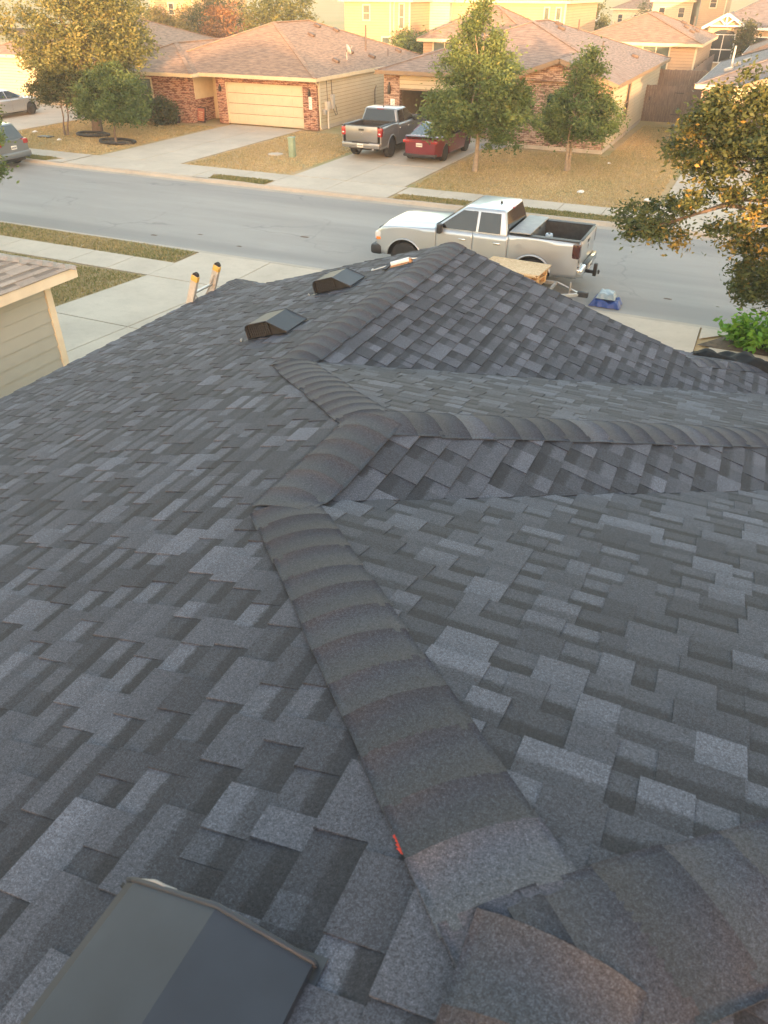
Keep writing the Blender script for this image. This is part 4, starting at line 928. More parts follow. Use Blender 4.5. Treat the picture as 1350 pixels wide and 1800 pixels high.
def window(parent, face, c, a, z, wd, ht, trim, glass, sash=True, two=False):
    s = {'y-': lambda aa, o: (aa, c-o), 'x+': lambda aa, o: (c+o, aa)}[face]
    def bx(b, a0, a1, o0, o1, z0, z1):
        p, q = s(a0, o0), s(a1, o1); b.box(min(p[0], q[0]), max(p[0], q[0]), min(p[1], q[1]), max(p[1], q[1]), z0, z1)
    b = MB(); t = .09
    bx(b, a-wd/2-t, a+wd/2+t, .0, .05, z+ht, z+ht+t); bx(b, a-wd/2-t, a+wd/2+t, .0, .055, z-t, z); bx(b, a-wd/2-t, a-wd/2, .0, .049, z, z+ht); bx(b, a+wd/2, a+wd/2+t, .0, .049, z, z+ht)
    f = b.build('window', trim, parent)
    halves = ((a-wd/2, a-.03), (a+.03, a+wd/2)) if two else ((a-wd/2, a+wd/2),)
    for h0, h1 in halves:
        for z0, z1 in ((z, z+ht*.45), (z+ht*.48, z+ht)):
            b = MB(); bx(b, h0, h1, .004, .024, z0, z1); b.build('pane', glass, f)
        b = MB(); bx(b, h0, h1, .024, .034, z+ht*.445, z+ht*.485); b.build('rail', trim, f)
    if two: b = MB(); bx(b, a-.03, a+.03, .002, .046, z, z+ht); b.build('mullion', trim, f)
    return f
def garage_door(parent, x0, x1, y, z0, z1, m, ncol=8):
    d = MB().box(x0, x1, y, y+.05, z0, z1).build('garage_door', 'trim_brown', parent); hs = (z1-z0)/4
    for k in range(4):
        s = MB().box(x0+.01, x1-.01, y-.03, y-.001, z0+k*hs+.014, z0+(k+1)*hs-.014).build('door_section', m, d)
    b = MB(); wd = (x1-x0)/ncol
    for k in range(4):
        for j in range(ncol): b.box(x0+j*wd+.09, x0+(j+1)*wd-.09, y-.05, y-.0302, z0+k*hs+.11, z0+(k+1)*hs-.11)
    o = b.build('raised_panels', m, d); o['kind'] = 'stuff'
    return d
def pipe(parent, x, y, z, h, r=.04, m='pipe_brown'):
    MB().cyl((x, y, z+h/2-.1), (0, 0, 1), r, h+.2, 10).build('vent_pipe', m, parent); 
def box_vent(parent, x, y, z, n, m='pipe_brown'):
    MB().box(-.20, .20, -.16, .16, -.02, .13, Vector((0, 0, 1)).rotation_difference(Vector(n)).to_matrix(), (x, y, z)).build('roof_vent', m, parent, bevel=.03)
def place(root): pass

# --- left house: brick front, cream two-car garage
hl_ = empty('brick_house', 'brick fronted house with cream double garage door, left across the street', 'house')
G0 = .12
# body (kept back from the recessed entry)
MB().box(-34.0, -30.2, 39.35, 54, G0, 2.62).build('wall', 'red_brick', hl_, autouv=True); MB().box(-30.2, -28.75, 41.6, 54, G0, 2.62).build('wall', 'cream_siding', hl_)
MB().box(-30.195, -30.15, 39.8, 41.6, 1.3, 2.62).build('entry_wall', 'trim_cream', hl_)
MB().box(-28.75, -28.15, 39.95, 40.25, G0+.02, 2.62).build('brick_pier', 'red_brick', hl_, autouv=True); MB().box(-23.15, -22.3, 39.95, 40.25, G0+.02, 2.62).build('brick_pier', 'red_brick', hl_, autouv=True)
MB().box(-28.15, -23.15, 39.95, 40.25, 2.25, 2.62).build('brick_header', 'red_brick', hl_, autouv=True)
b = MB(); k = -28.1
while k < -23.2: b.box(k, k+.075, 39.935, 39.95, 2.28, 2.52); k += .09
o = b.build('soldier_course', 'red_brick', hl_, autouv=True); o['kind'] = 'stuff'
MB().box(-28.75, -22.32, 40.26, 54, G0, 2.62).build('wall', 'cream_siding', hl_)
garage_door(hl_, -28.12, -23.18, 40.12, G0+.04, 2.24, 'door_cream')
for x in (-28.16, -23.18): MB().box(x, x+.04, 39.99, 40.12, G0+.04, 2.25).build('door_jamb', 'trim_cream', hl_)
lap(hl_, 'x+', -22.3, 40.28, 54, .32, 2.62, 'cream_siding'); MB().box(-22.31, -22.25, 40.2, 40.32, G0, 2.62).build('corner_board', 'trim_cream', hl_); MB().box(-22.32, -22.27, 40.33, 54, G0, .31).build('slab_edge', 'slab_edge', hl_)
rl, pa, pb = hip_roof(hl_, -34.25, -22.1, 39.55, 56, 2.66, .366, 'tan_roof', 'trim_cream')
hip_roof(hl_, -36.4, -29.55, 38.85, 52, 2.64, .366, 'tan_roof', 'trim_cream', 'wing_roof')
MB().box(-36.0, -34.0, 39.36, 52, G0, 2.6).build('wall', 'red_brick', hl_, autouv=True)
window(hl_, 'y-', 39.35, -33.6, .75, 1.5, 1.5, 'trim_cream', 'glass_green', two=True)
MB().box(-29.75, -28.95, 41.55, 41.595, G0+.05, 2.2).build('front_door', 'front_door', hl_)
for (x, y) in ((-28.45, 39.93), (-22.7, 39.93)):
    ln = MB().box(x-.06, x+.06, y-.14, y, 1.78, 2.02).build('lantern', 'lantern_black', hl_, bevel=.02); MB().box(x-.02, x+.02, y-.1, y-.02, 2.022, 2.12).build('bracket', 'lantern_black', ln)
MB().tube([(-22.24, 39.72, 2.5), (-22.22, 39.85, 2.42), (-22.23, 40.1, 2.25), (-22.22, 40.12, .28), (-22.1, 40.05, .2)], .045, 8).build('downspout', 'trim_cream', hl_)
nbd = MB().box(-22.78, -22.6, 39.925, 39.949, 1.15, 1.75).build('number_plaque', 'white_trim', hl_)
b = MB()
for k in range(4): b.box(-22.73, -22.65, 39.918, 39.9245, 1.20+k*.135, 1.215+k*.135); b.box(-22.73, -22.715, 39.918, 39.9242, 1.215+k*.135, 1.29+k*.135)
b.build('plaque_characters', 'ink', nbd)
for (y, z0, z1, wd) in ((40.95, 1.0, 1.45, .35), (41.55, 1.05, 1.75, .28), (40.6, .85, 1.1, .2)):
    MB().box(-22.275, -22.10, y-wd/2, y+wd/2, z0, z1).build('meter_box', 'box_grey' if wd < .33 else 'box_pale', hl_, bevel=.02)
MB().tube([(-22.16, 40.95, 1.0), (-22.16, 40.95, .12)], .045, 8).build('conduit', 'pipe_white', hl_); MB().tube([(-22.2, 41.55, 1.75), (-22.24, 41.55, 2.6)], .02, 6).build('cable', 'pipe_brown', hl_); MB().tube([(-22.2, 41.0, 1.45), (-22.24, 41.0, 2.6)], .015, 6).build('cable', 'pipe_brown', hl_)
MB().tube([(-22.18, 41.6, 1.05), (-22.1, 41.75, .7), (-22.12, 41.95, .75), (-22.18, 41.9, 1.2)], .018, 6).build('cable', 'black_plastic', hl_)
MB().tube([(-22.15, 47.0, .3), (-22.15, 47.0, 1.5), (-22.2, 47.3, 1.7)], .03, 6).build('gas_pipe', 'pipe_brown', hl_)
zr = lambda x: 2.66 + .366*(-22.1-x); nR = (.366, 0, 1)
for (x, y) in ((-23.3, 44.2), (-24.0, 47.4), (-23.2, 48.8), (-26.3, 46.8), (-27.3, 49.4), (-26.6, 50.6), (-23.4, 53.3)): box_vent(rl, x, y, zr(x)+.02, nR)
pipe(rl, -24.0, 49.6, zr(-24.0), 1.35, .05); pipe(rl, -23.1, 51.0, zr(-23.1), .4, .03)
b = MB(); c0 = Vector((-23.3, 45.6, zr(-23.3))); MB().tube([c0, c0+Vector((0, 0, .35)), c0+Vector((.1, -.1, .5))], .03, 8).build('dish_mast', 'box_grey', rl)
b.lathe(c0+Vector((.12, -.12, .52)), (.62, .62, .40), [(.02, -.03), (.15, -.01), (.25, .04), (.29, .08), (.285, .085), (.24, .05), (.02, .0)], 20); b.build('satellite_dish', 'box_grey', rl); MB().bar(c0+Vector((.1, -.1, .4)), c0+Vector((.5, -.28, .72)), .025, .025).build('dish_arm', 'box_grey', rl)

# --- middle house: open garage and brick gable
hm = empty('gabled_house', 'house with open garage and tan brick gable, middle across the street', 'house')
MB().box(-11.4, -6.78, 39.62, 56, .3, 3.02).build('wall', 'tan_brick', hm, autouv=True); MB().box(-11.42, -6.76, 39.6, 56, G0, .3).build('slab_edge', 'slab_edge', hm)
lap(hm, 'x+', -6.78, 39.7, 56, .34, 3.02, 'cream_siding'); MB().box(-6.80, -6.74, 39.58, 39.7, .31, 3.02).build('corner_board', 'trim_brown', hm)
MB().box(-12.9, -11.41, 42.2, 47.6, G0, 3.02).build('entry_wall', 'cream_siding', hm); MB().box(-19.0, -11.41, 47.7, 56, G0, 3.02).build('wall', 'cream_siding', hm)
lap(hm, 'x-', -19.0, 41.6, 56, .2, 3.0, 'cream_siding'); MB().box(-18.99, -18.85, 41.8, 47.69, G0, 3.0).build('garage_wall', 'garage_wall', hm); MB().box(-18.84, -12.91, 47.5, 47.69, G0, 3.0).build('garage_wall', 'garage_wall', hm)
MB().box(-19.0, -18.1, 41.45, 41.79, G0, 2.98).build('brick_pier', 'tan_brick', hm, autouv=True); MB().box(-13.2, -12.3, 41.45, 41.79, G0, 2.98).build('brick_pier', 'tan_brick', hm, autouv=True)
MB().box(-18.1, -13.2, 41.5, 41.78, 2.24, 2.98).build('door_header', 'cream_siding', hm); lap(hm, 'y-', 41.5, -18.1, -13.2, 2.24, 2.98, 'cream_siding', .2)
MB().box(-18.1, -13.2, 41.44, 41.5, 2.16, 2.235).build('header_trim', 'trim_brown', hm); MB().box(-18.8, -12.95, 41.8, 47.5, 2.42, 2.46).build('raised_door', 'door_cream', hm)
rm, pa, pb = hip_roof(hm, -19.3, -6.4, 41.0, 57, 3.05, .322, 'brown_roof', 'trim_brown')
gable_roof(hm, -11.95, -6.38, 39.05, 45.5, 3.06, .335, 'brown_roof', 'trim_brown', 'tan_brick')
lnm = MB().box(-18.72, -18.58, 41.28, 41.44, 1.95, 2.35).build('lantern', 'lantern_black', hm, bevel=.03); MB().box(-18.68, -18.62, 41.33, 41.43, 2.352, 2.5).build('bracket', 'lantern_black', lnm)
npm = MB().box(-18.6, -18.36, 41.42, 41.449, 1.05, 1.72).build('number_plaque', 'white_trim', hm); b = MB()
for k in range(4): b.box(-18.53, -18.43, 41.412, 41.4195, 1.11+k*.15, 1.125+k*.15); b.box(-18.45, -18.43, 41.412, 41.4192, 1.125+k*.15, 1.21+k*.15)
b.build('plaque_characters', 'ink', npm)
window(hm, 'x+', -6.77, 44.7, 1.1, .85, 1.55, 'trim_brown', 'glass_dark'); window(hm, 'y-', 39.61, -8.9, 1.0, 1.5, 1.5, 'trim_brown', 'glass_dark', two=True)
b = MB()
for k in range(34): b.box(-11.35+k*.137, -11.27+k*.137, 39.585, 39.619, 2.62, 2.85)
o = b.build('soldier_course', 'tan_brick', hm, autouv=True); o['kind'] = 'stuff'
zm = lambda x: 3.05+.322*(-6.4-x)
box_vent(rm, -7.6, 50.5, zm(-7.6)+.02, (.32, 0, 1)); box_vent(rm, -11.6, 49.0, zm(-11.6)+.02, (.32, 0, 1)); box_vent(rm, -12.1, 50.3, zm(-12.1)+.02, (.32, 0, 1)); box_vent(rm, -13.9, 51.0, 3.05+.322*5.4, (-.32, 0, 1)); pipe(rm, -11.2, 51.5, zm(-11.2), .55, .04); pipe(rm, -8.9, 47.5, zm(-8.9), .45, .035)
for i, (nm, x0, x1, y0, y1, z1, m) in enumerate((('workbench', -17.6, -15.4, 45.2, 45.9, 1.05, 'wood_dark'), ('storage_box', -15.1, -14.4, 45.3, 46.0, .8, 'clutter_dark'), ('storage_box', -14.3, -13.6, 45.0, 45.8, 1.1, 'cardboard'), ('shelf_unit', -18.3, -17.8, 46.2, 47.4, 1.9, 'clutter_dark'))):
    e = empty(nm, ['dark workbench inside the open garage', 'low dark storage box on the garage floor', 'brown storage box on the garage floor', 'dark shelf unit against the open garage wall'][i], nm.replace('_', ' '), ((x0+x1)/2, (y0+y1)/2, .14)); wx, wy, h = (x1-x0)/2, (y1-y0)/2, z1-.14
    if nm in ('workbench', 'shelf_unit'):
        for zz_ in ([h] if nm == 'workbench' else [.4, 1.0, h]): MB().box(-wx, wx, -wy, wy, zz_-.05, zz_).build('shelf', m, e)
        for sx in (-1, 1):
            for sy in (-1, 1): MB().box(sx*wx-.04*(sx > 0), sx*wx+.04*(sx < 0), sy*wy-.04*(sy > 0), sy*wy+.04*(sy < 0), 0, h-.051).build('leg', m, e)
    else: MB().box(-wx, wx, -wy, wy, 0, h-.08).build('body', m, e, bevel=.02); MB().box(-wx-.02, wx+.02, -wy-.02, wy+.02, h-.079, h).build('lid', 'box_grey', e)
slab_strip('stone_pad', cells([-12.9, -12.2, -11.5], [38.7, 39.3, 40.0]), zfar, 'grey_siding')

# --- far left house behind the trees, far right house behind the oak
def simple_house(name, label, x0, x1, y0, y1, z0, ze, m, roofm, wallm, trim, wins=(), door=None, lapit=True, ov=.35, side=True):
    h = empty(name, label, 'house')
    MB().box(x0, x1, y0, y1, z0, ze-.05).build('wall', wallm, h, autouv=True)
    if lapit:
        lap(h, 'y-', y0, x0, x1, z0+.15, ze-.1, wallm)
        if side: lap(h, 'x+', x1, y0, y1, z0+.15, ze-.1, wallm)
        MB().box(x1-.08, x1+.03, y0-.035, y0-.001, z0, ze-.05).build('corner_board', trim, h); MB().box(x1+.001, x1+.035, y0-.03, y0+.08, z0, ze-.05).build('corner_board', trim, h)
    r, A, B = hip_roof(h, x0-ov, x1+ov, y0-ov, y1+ov, ze, m, roofm, trim)
    for wn in wins: window(h, 'y-', y0-.022, *wn[:4], trim, wn[4] if len(wn) > 4 else 'glass_green', two=wn[5] if len(wn) > 5 else False)
    if door: garage_door(h, *door)
    return h, r
h0, r0 = simple_house('corner_house', 'house with tan roof behind the big left tree', -52, -38.5, 44.5, 58, G0, 2.7, .34, 'tan_roof', 'cream_siding', 'trim_cream', (), (-41.6, -37.6, 42.2, G0+.04, 2.3, 'door_cream'))
MB().box(-44.5, -37.2, 42.26, 44.5, G0, 2.65).build('garage_block', 'grey_brick', h0, autouv=True); hip_roof(h0, -44.9, -36.9, 41.9, 50, 2.68, .34, 'tan_roof', 'trim_cream', 'garage_roof')
MB().box(-44.5, -42.0, 41.95, 42.255, G0, .95).build('stone_base', 'stone_tan', h0, bevel=.03)
pipe(r0, -42.5, 50, 4.0, .8); 
h1, r1 = simple_house('house', 'house with dark garage door behind the oak at right', -3.0, 9, 42.0, 56, G0, 3.0, .34, 'grey_roof', 'cream_siding', 'trim_cream', (), (-2.15, 2.6, 41.93, G0+.04, 2.3, 'dark_door'))
MB().box(-3.02, -2.25, 41.9, 41.99, G0, 2.9).build('brick_pier', 'tan_brick', h1, autouv=True)
for (x, y) in ((-2.0, 46.5), (-1.6, 47.6), (-2.2, 44.2)): box_vent(r1, x, y, 3.0+.34*(x+3.35)+.03, (-.34, 0, 1), 'grey_siding')
pipe(r1, -2.2, 45.6, 3.35, 1.0, .05, 'box_grey')
gable_roof(h1, -1.3, 3.5, 41.2, 47, 3.1, .34, 'grey_roof', 'trim_brown', 'cream_siding')
# --- second row
ZB2 = .85
h2, r2 = simple_house('two_storey_house', 'two storey orange sided house behind the brick house', -31.8, -26.3, 62, 74, ZB2, 5.9, .3, 'tan_roof', 'orange_siding', 'trim_cream', ((-29.9, 4.6, .5, .9), (-26.95, 4.1, .32, 1.5), (-28.2, 2.75, .7, .7)))
MB().box(-27.95, -27.83, 61.93, 61.96, ZB2, 5.8).build('corner_board', 'trim_cream', h2); MB().tube([(-27.5, 61.9, 5.8), (-27.55, 61.88, 5.5), (-27.55, 61.88, 1)], .05, 6).build('downspout', 'trim_cream', h2)
MB().box(-26.3, -24.6, 66, 74, ZB2, 5.9).build('side_wing', 'grey_siding', h2); lap(h2, 'y-', 66, -26.25, -24.6, 1, 5.9, 'grey_siding')  # grey colour stands in for shade on the side of the orange house
hip_roof(h2, -27.5, -24.2, 65.7, 74.5, 5.86, .3, 'tan_roof', 'trim_cream', 'wing_roof')
simple_house('two_storey_house', 'two storey yellow sided house behind the gabled house', -26.0, -15.6, 66.5, 78, ZB2, 5.85, .3, 'tan_roof', 'orange_siding', 'trim_cream', ((-17.0, 4.0, .3, 1.4), (-16.1, 4.0, .3, 1.4)))
h4, r4 = simple_house('house', 'low house with pink brown roof in front of the yellow two storey house', -22.9, -15.2, 56.5, 64, ZB2, 3.75, .46, 'tan_roof', 'orange_siding', 'trim_cream', ((-21.3, 2.3, 1.6, 1.3, 'glass_green', True),))
pipe(r4, -18.2, 59, 4.5, .8, .05)
h5, r5 = simple_house('house', 'yellow sided single storey house beyond the wooden fence', -13.6, -5.35, 61.6, 73, ZB2, 3.62, .36, 'tan_roof', 'orange_siding', 'trim_cream', ((-7.95, 1.75, 1.7, 1.65, 'glass_green', True), (-11.4, 1.75, 1.2, 1.65, 'glass_green', True)))
for (x, y) in ((-6.3, 66), (-6.9, 67.5), (-6.2, 68.5), (-7.4, 70)): box_vent(r5, x, y, 3.62+.36*(-5.0-x)+.03, (.36, 0, 1)); 
pipe(r5, -6.6, 69.4, 4.0, 1.0, .04)
# --- house with a braced white gable, far right
h6 = empty('stone_gable_house', 'house with white braced gable and arched window, far right', 'house')
MB().box(-6.1, 8, 80, 92, ZB2-.3, 3.9).build('wall', 'stone_tan', h6); hip_roof(h6, -6.6, 9, 79.5, 96, 4.0, .5, 'grey_roof', 'white_trim')
MB().box(-6.2, -3.6, 78.2, 80, ZB2-.3, 4.0).build('bay', 'stone_tan', h6); gable_roof(h6, -6.7, -3.1, 77.8, 84, 4.05, .55, 'grey_roof', 'white_trim', 'stone_tan')
g = MB()
for a, b_ in (((-6.1, 4.15), (-3.7, 4.15)), ((-4.9, 4.2), (-4.9, 4.9)), ((-4.9, 4.2), (-5.4, 4.6)), ((-4.9, 4.2), (-4.4, 4.6))): MB().bar((a[0], 77.8, a[1]), (b_[0], 77.8, b_[1]), .08, .1).build('brace', 'white_trim', h6)
window(h6, 'y-', 78.2, -4.9, 1.6, 1.7, 1.9, 'white_trim', 'glass_dark', two=True); window(h6, 'y-', 79.98, -2.0, 1.4, .9, 1.9, 'white_trim', 'glass_dark')
b = MB(); b.prism([(-4.9+.85*math.cos(a), 3.55+.32*math.sin(a)) for a in np.linspace(0, math.pi, 11)], 'y', 78.15, 78.195); b.build('arch_window', 'glass_dark', h6)
simple_house('house', 'orange roofed house at the right edge beyond the dark garage', -2.2, 8, 64, 74, ZB2, 3.0, .4, 'tan_roof', 'cream_siding', 'white_trim')
# --- far rooftops along the top of the picture
far = [('small yellow house with windows beside the far fence', -14.9, -10.6, 106, 114, 5.6, 'cream_siding', 2), ('tall orange house beyond the far fence', -9.6, -7.0, 104, 112, 6.6, 'orange_siding', 1), ('grey house squeezed between the far yellow and orange houses', -10.9, -9.3, 116, 124, 6.2, 'grey_siding', 1), ('pale house with pink roof left of the far yellow house', -24, -17.2, 132, 142, 4.3, 'trim_cream', 3), ('pale grey apartment block behind the white tank', -41, -31, 140, 150, 6.8, 'box_pale', 4), ('yellow house with pink roof behind the two storey yellow house', -21.5, -18.9, 84, 92, 3.4, 'orange_siding', 1), ('orange house with steep roof at the top right corner', -3, 3, 100, 108, 6.4, 'orange_siding', 1), ('yellow house peeking out behind the big left tree', -62, -56.5, 76, 86, 5.9, 'orange_siding', 1)]
for lb, x0, x1, y0, y1, ze, wm, nw in far:
    ws = [(x0+(x1-x0)*(k+.5)/nw, ze-1.6, .6, .9, 'glass_dark') for k in range(nw)]
    simple_house('far_house', lb, x0, x1, y0, y1, .3, ze, .4, 'tan_roof', wm, 'trim_cream', ws, side=False)
tk = empty('storage_tank', 'white domed tank among the far rooftops', 'tank', (-27.5, 128, .2)); MB().lathe((0, 0, 0), (0, 0, 1), [(2.4, 0), (2.5, 3.0), (2.3, 3.6), (1.7, 4.3), (.8, 4.7), (.1, 4.8)], 28).build('dome', 'tank_white', tk); MB().box(-.4, .4, -2.75, -2.4, 0, 2).build('hatch', 'box_grey', tk)

# --- fences
def picket_fence(name, label, p0, p1, z0, h, gate=False):
    p0, p1 = Vector(p0), Vector(p1); d = (p1-p0); L = d.length; u = d.normalized(); f = empty(name, label, 'fence' if not gate else 'gate', p0, math.atan2(u.y, u.x)); f.location.z = z0
    b = MB(); x = 0; r = random.Random(int(L*10))
    while x < L: b.box(x, min(L, x+.135), -.012, .012, 0.03, h+r.uniform(-.02, .02)); x += .142
    o = b.build('pickets', 'wood_fence', f); o['kind'] = 'stuff'
    for z in (.35, h*.5, h-.25): MB().box(0, L, .0125, .05, z-.045, z+.045).build('rail', 'wood_fence', f)
    n = max(1, int(L/2.4))
    for k in range(n+1): MB().box(L*k/n-.05, L*k/n+.05, .051, .15, -.05, h-.05).build('post', 'wood_dark', f)
    if gate:
        for z in (.5, h-.35): MB().box(L*.5-.25, L*.5+.25, -.03, -.0125, z-.02, z+.02).build('hinge', 'lantern_black', f)
        MB().box(.25, .31, -.03, -.0125, h*.6, h*.7).build('latch', 'lantern_black', f)
    return f
picket_fence('picket_gate', 'weathered wooden gate beside the gabled house', (-6.75, 51.2, 0), (-3.05, 51.3, 0), .12, 1.95, True)
picket_fence('picket_fence', 'tall weathered fence behind the gate', (-14, 56.2, 0), (8, 56.2, 0), .5, 2.0)
picket_fence('picket_fence', 'fence running back beside the yellow single storey house', (-4.9, 56.3, 0), (-4.9, 72, 0), .8, 1.7)
picket_fence('picket_fence', 'far fence below the distant yellow and orange houses', (-30, 98, 0), (-5, 98, 0), .7, 2.6)
picket_fence('picket_fence', 'fence between the brick house and the houses behind it', (-48, 57.5, 0), (-14.1, 57.5, 0), .55, 1.8)

# ---------------------------------------------------------------- unseen houses added behind and beside the camera to cast the evening shade
if True:
    simple_house('two_storey_house', 'tall shade casting house added behind the near house, out of view', 8.6, 15.95, -42, -31, .3, 7.5, .42, 'brown_roof', 'cream_siding', 'trim_cream', side=False, lapit=False)
    simple_house('two_storey_house', 'second shade casting house added behind the near house, out of view', 17.9, 23.0, -42, -31, .3, 7.6, .45, 'brown_roof', 'cream_siding', 'trim_cream', side=False, lapit=False)
    simple_house('two_storey_house', 'third shade casting house added behind the near house, out of view', 26.5, 38, -42, -31, .3, 5.2, .30, 'brown_roof', 'cream_siding', 'trim_cream', side=False, lapit=False)
    simple_house('house', 'low shade casting house added right of the near house, out of view', 12.0, 23, -8, 8, .3, 3.1, .34, 'brown_roof', 'cream_siding', 'trim_cream', side=False, lapit=False)
    simple_house('house', 'low shade casting house added behind the near house, out of view', -9, 3, -40, -28, .3, 3.1, .34, 'brown_roof', 'cream_siding', 'trim_cream', side=False, lapit=False)

# ---------------------------------------------------------------- trees and shrubs
def tree(name, label, base, blobs, nclump, per, cr, leaf, m, trunk=.12, top=None, bark='bark', limbs=16, seed=1, group=None, cat='tree', droop=.0, bias=.45, gap=.25, stems=1, flat=.0):
    r = np.random.RandomState(seed); base = np.array(base, float)
    t = empty(name, label, cat, tuple(base), 0, group)
    W = np.array([b_[6] if len(b_) > 6 else b_[3]*b_[4]*b_[5] for b_ in blobs], float); W /= W.sum(); C = []
    while len(C) < nclump:
        b_ = blobs[r.choice(len(blobs), p=W)]; v = r.randn(3); v /= np.linalg.norm(v); rad = r.rand()**(1/3.)
        if rad < .5 and r.rand() < .6: continue
        p = np.array(b_[:3]) + v*rad*np.array(b_[3:6])*(1+.18*math.sin(5*v[0]+seed)*math.cos(4*v[2]+2*seed))
        g = math.sin(p[0]*2.1+seed)*math.sin(p[1]*2.3+1.7*seed)*math.sin(p[2]*2.6+.6*seed)
        if g > gap and r.rand() < .8: continue
        C.append(p)
    C = np.array(C); n = nclump*per; cid = np.repeat(np.arange(nclump), per)
    P = C[cid] + r.randn(n, 3)*cr*np.array([1, 1, .75]) * (r.rand(n, 1)**.4)
    P[:, 2] -= droop*np.abs(r.randn(n))*cr
    s = leaf*(.6+.8*r.rand(n)); a = r.randn(n, 3); a[:, 2] *= .6; a /= np.linalg.norm(a, axis=1)[:, None]
    q = r.randn(n, 3); q -= (q*a).sum(1)[:, None]*a; q /= np.linalg.norm(q, axis=1)[:, None]; nn = np.cross(a, q)
    V = np.zeros((n, 4, 3)); V[:, 0] = P - a*s[:, None]; V[:, 2] = P + a*s[:, None]
    V[:, 1] = P + q*(s*.48)[:, None] + nn*(s*.15)[:, None]; V[:, 3] = P - q*(s*.48)[:, None] + nn*(s*.15)[:, None]
    me = tri_mesh('crown', V - base)
    tone = np.clip(bias + .16*r.randn(nclump)[cid] + .16*r.randn(n), 0, 1); leaf_attr(me, np.repeat(tone, 4)); obj('crown', me, m, t)
    ctr = C.mean(0); topz = top if top else ctr[2] + .5*(C[:, 2].max()-ctr[2])
    b = MB()
    for st in range(stems):
        of = np.array([math.cos(2.4*st+seed), math.sin(2.4*st+seed), 0])*(.0 if stems == 1 else .12)
        k = 6; pts = [(base*(1-i/k) + np.array([ctr[0], ctr[1], topz])*(i/k) if i else base.copy()) + of*(1+2*i/k) + (np.array([math.sin(i*1.7+seed), math.cos(i*2.1+seed), 0])*.07 if i else 0) for i in range(k+1)]
        pts = [np.array([p[0], p[1], base[2]+(topz-base[2])*i/k]) for i, p in enumerate(pts)]
        b.tube([p-base for p in pts], [trunk*(1-.8*i/k)*(1.35 if i == 0 else 1) for i in range(k+1)], 9)
    tr_ = b.build('trunk', bark, t)
    for j in r.choice(nclump, min(limbs, nclump), replace=False):
        f = r.uniform(.3, .8); i = f*k; i0 = int(i); s0 = pts[i0]*(1-(i-i0)) + pts[min(k, i0+1)]*(i-i0); e = C[j]; mid = (s0*.5+e*.5) + np.array([0, 0, .12*np.linalg.norm(e-s0)])
        b = MB(); b.tube([s0-base, mid-base, e-base], [trunk*.38, trunk*.24, trunk*.07], 6); b.build('limb', bark, tr_)
    return t
# near oak at the right edge
tree('oak_tree', 'oak with sunlit orange top leaning in from the right edge', (2.6, 16.6, .1),
     [(.55, 17.0, 4.1, 1.75, 1.6, 1.5), (-.75, 17.0, 4.3, .9, .9, .9, 2.2), (-1.45, 17.1, 2.6, 1.05, .8, .42, 1.2), (-.2, 16.9, 2.9, 1.1, 1.1, .75), (.75, 16.8, 1.95, .75, .8, .7, 1.6), (1.4, 16.7, 2.0, .9, .9, .7, 1.6), (1.9, 16.9, 4.6, 1.8, 1.7, 1.6, 7.0), (1.6, 16.8, 2.6, 1.3, 1.3, 1.0)],
     520, 140, .17, .048, 'leaf_oak', .15, 4.4, limbs=40, seed=3, bias=.55, gap=.24)
tree('street_tree', 'bushy green tree on the lawn right of the dark red sedan', (-10.9, 33.2, .12), [(-10.9, 33.2, 3.0, 2.0, 1.8, 1.5), (-11.1, 33.2, 4.5, 1.0, 1.0, 1.2), (-12.1, 33.1, 2.2, 1.2, 1.1, 1.0), (-9.7, 33.2, 2.1, 1.2, 1.1, 1.05), (-11.1, 33.2, 5.7, .35, .35, .7, .3)], 310, 150, .25, .064, 'leaf_street', .10, 5.2, 'bark_pale', 16, 5, bias=.5)
tree('street_tree', 'smaller slim green tree in front of the brick gable', (-7.3, 35.1, .12), [(-7.2, 35.1, 2.5, 1.35, 1.2, 1.2), (-7.1, 35.1, 3.8, .75, .75, .95), (-6.2, 35.1, 2.1, .75, .8, .85), (-8.1, 35, 1.9, .8, .7, .8)], 150, 140, .24, .060, 'leaf_street', .07, 4.0, 'bark_pale', 14, 8, bias=.5, stems=2)
tree('yard_tree', 'large golden olive tree at the upper left corner', (-33.0, 34.6, .12), [(-33.2, 34.8, 4.6, 3.6, 2.8, 2.6), (-30.8, 34.6, 4.6, 2.0, 2.0, 2.2), (-34.6, 34.8, 3.4, 2.3, 2.0, 1.5), (-32.5, 34.8, 6.6, 2.4, 2.2, 1.5)], 460, 100, .32, .078, 'leaf_olive', .16, 6, 'bark', 14, 12, bias=.62, stems=3)
tree('yard_tree', 'rounded green tree in a black edged ring on the left lawn', (-29.6, 32.15, .12), [(-29.7, 32.2, 2.35, 1.75, 1.5, 1.15), (-28.6, 32.2, 1.7, 1.0, 1.0, .75), (-30.8, 32.3, 2.0, 1.1, 1.0, .8)], 170, 110, .25, .065, 'leaf_street', .06, 2.6, 'bark', 10, 15, bias=.35)
tree('yard_tree', 'low spreading green tree over the far left driveway', (-33.6, 32.9, .12), [(-33.6, 33.2, 2.2, 1.9, 1.3, .85), (-32.0, 32.9, 2.1, 1.3, 1.2, .9), (-36.9, 36.0, 3.2, 1.3, 1.0, 1.0)], 140, 100, .26, .065, 'leaf_dark', .05, 2.6, 'bark', 8, 16, bias=.6, stems=2)
tree('street_tree', 'green tree at the left edge over the near sidewalk', (-22.2, 17.6, .12), [(-22.35, 17.7, 3.2, 1.2, 1.2, 1.25), (-22.0, 17.6, 2.0, .8, .8, .8)], 110, 90, .2, .06, 'leaf_street', .08, 3.4, 'bark', 8, 18, bias=.5)
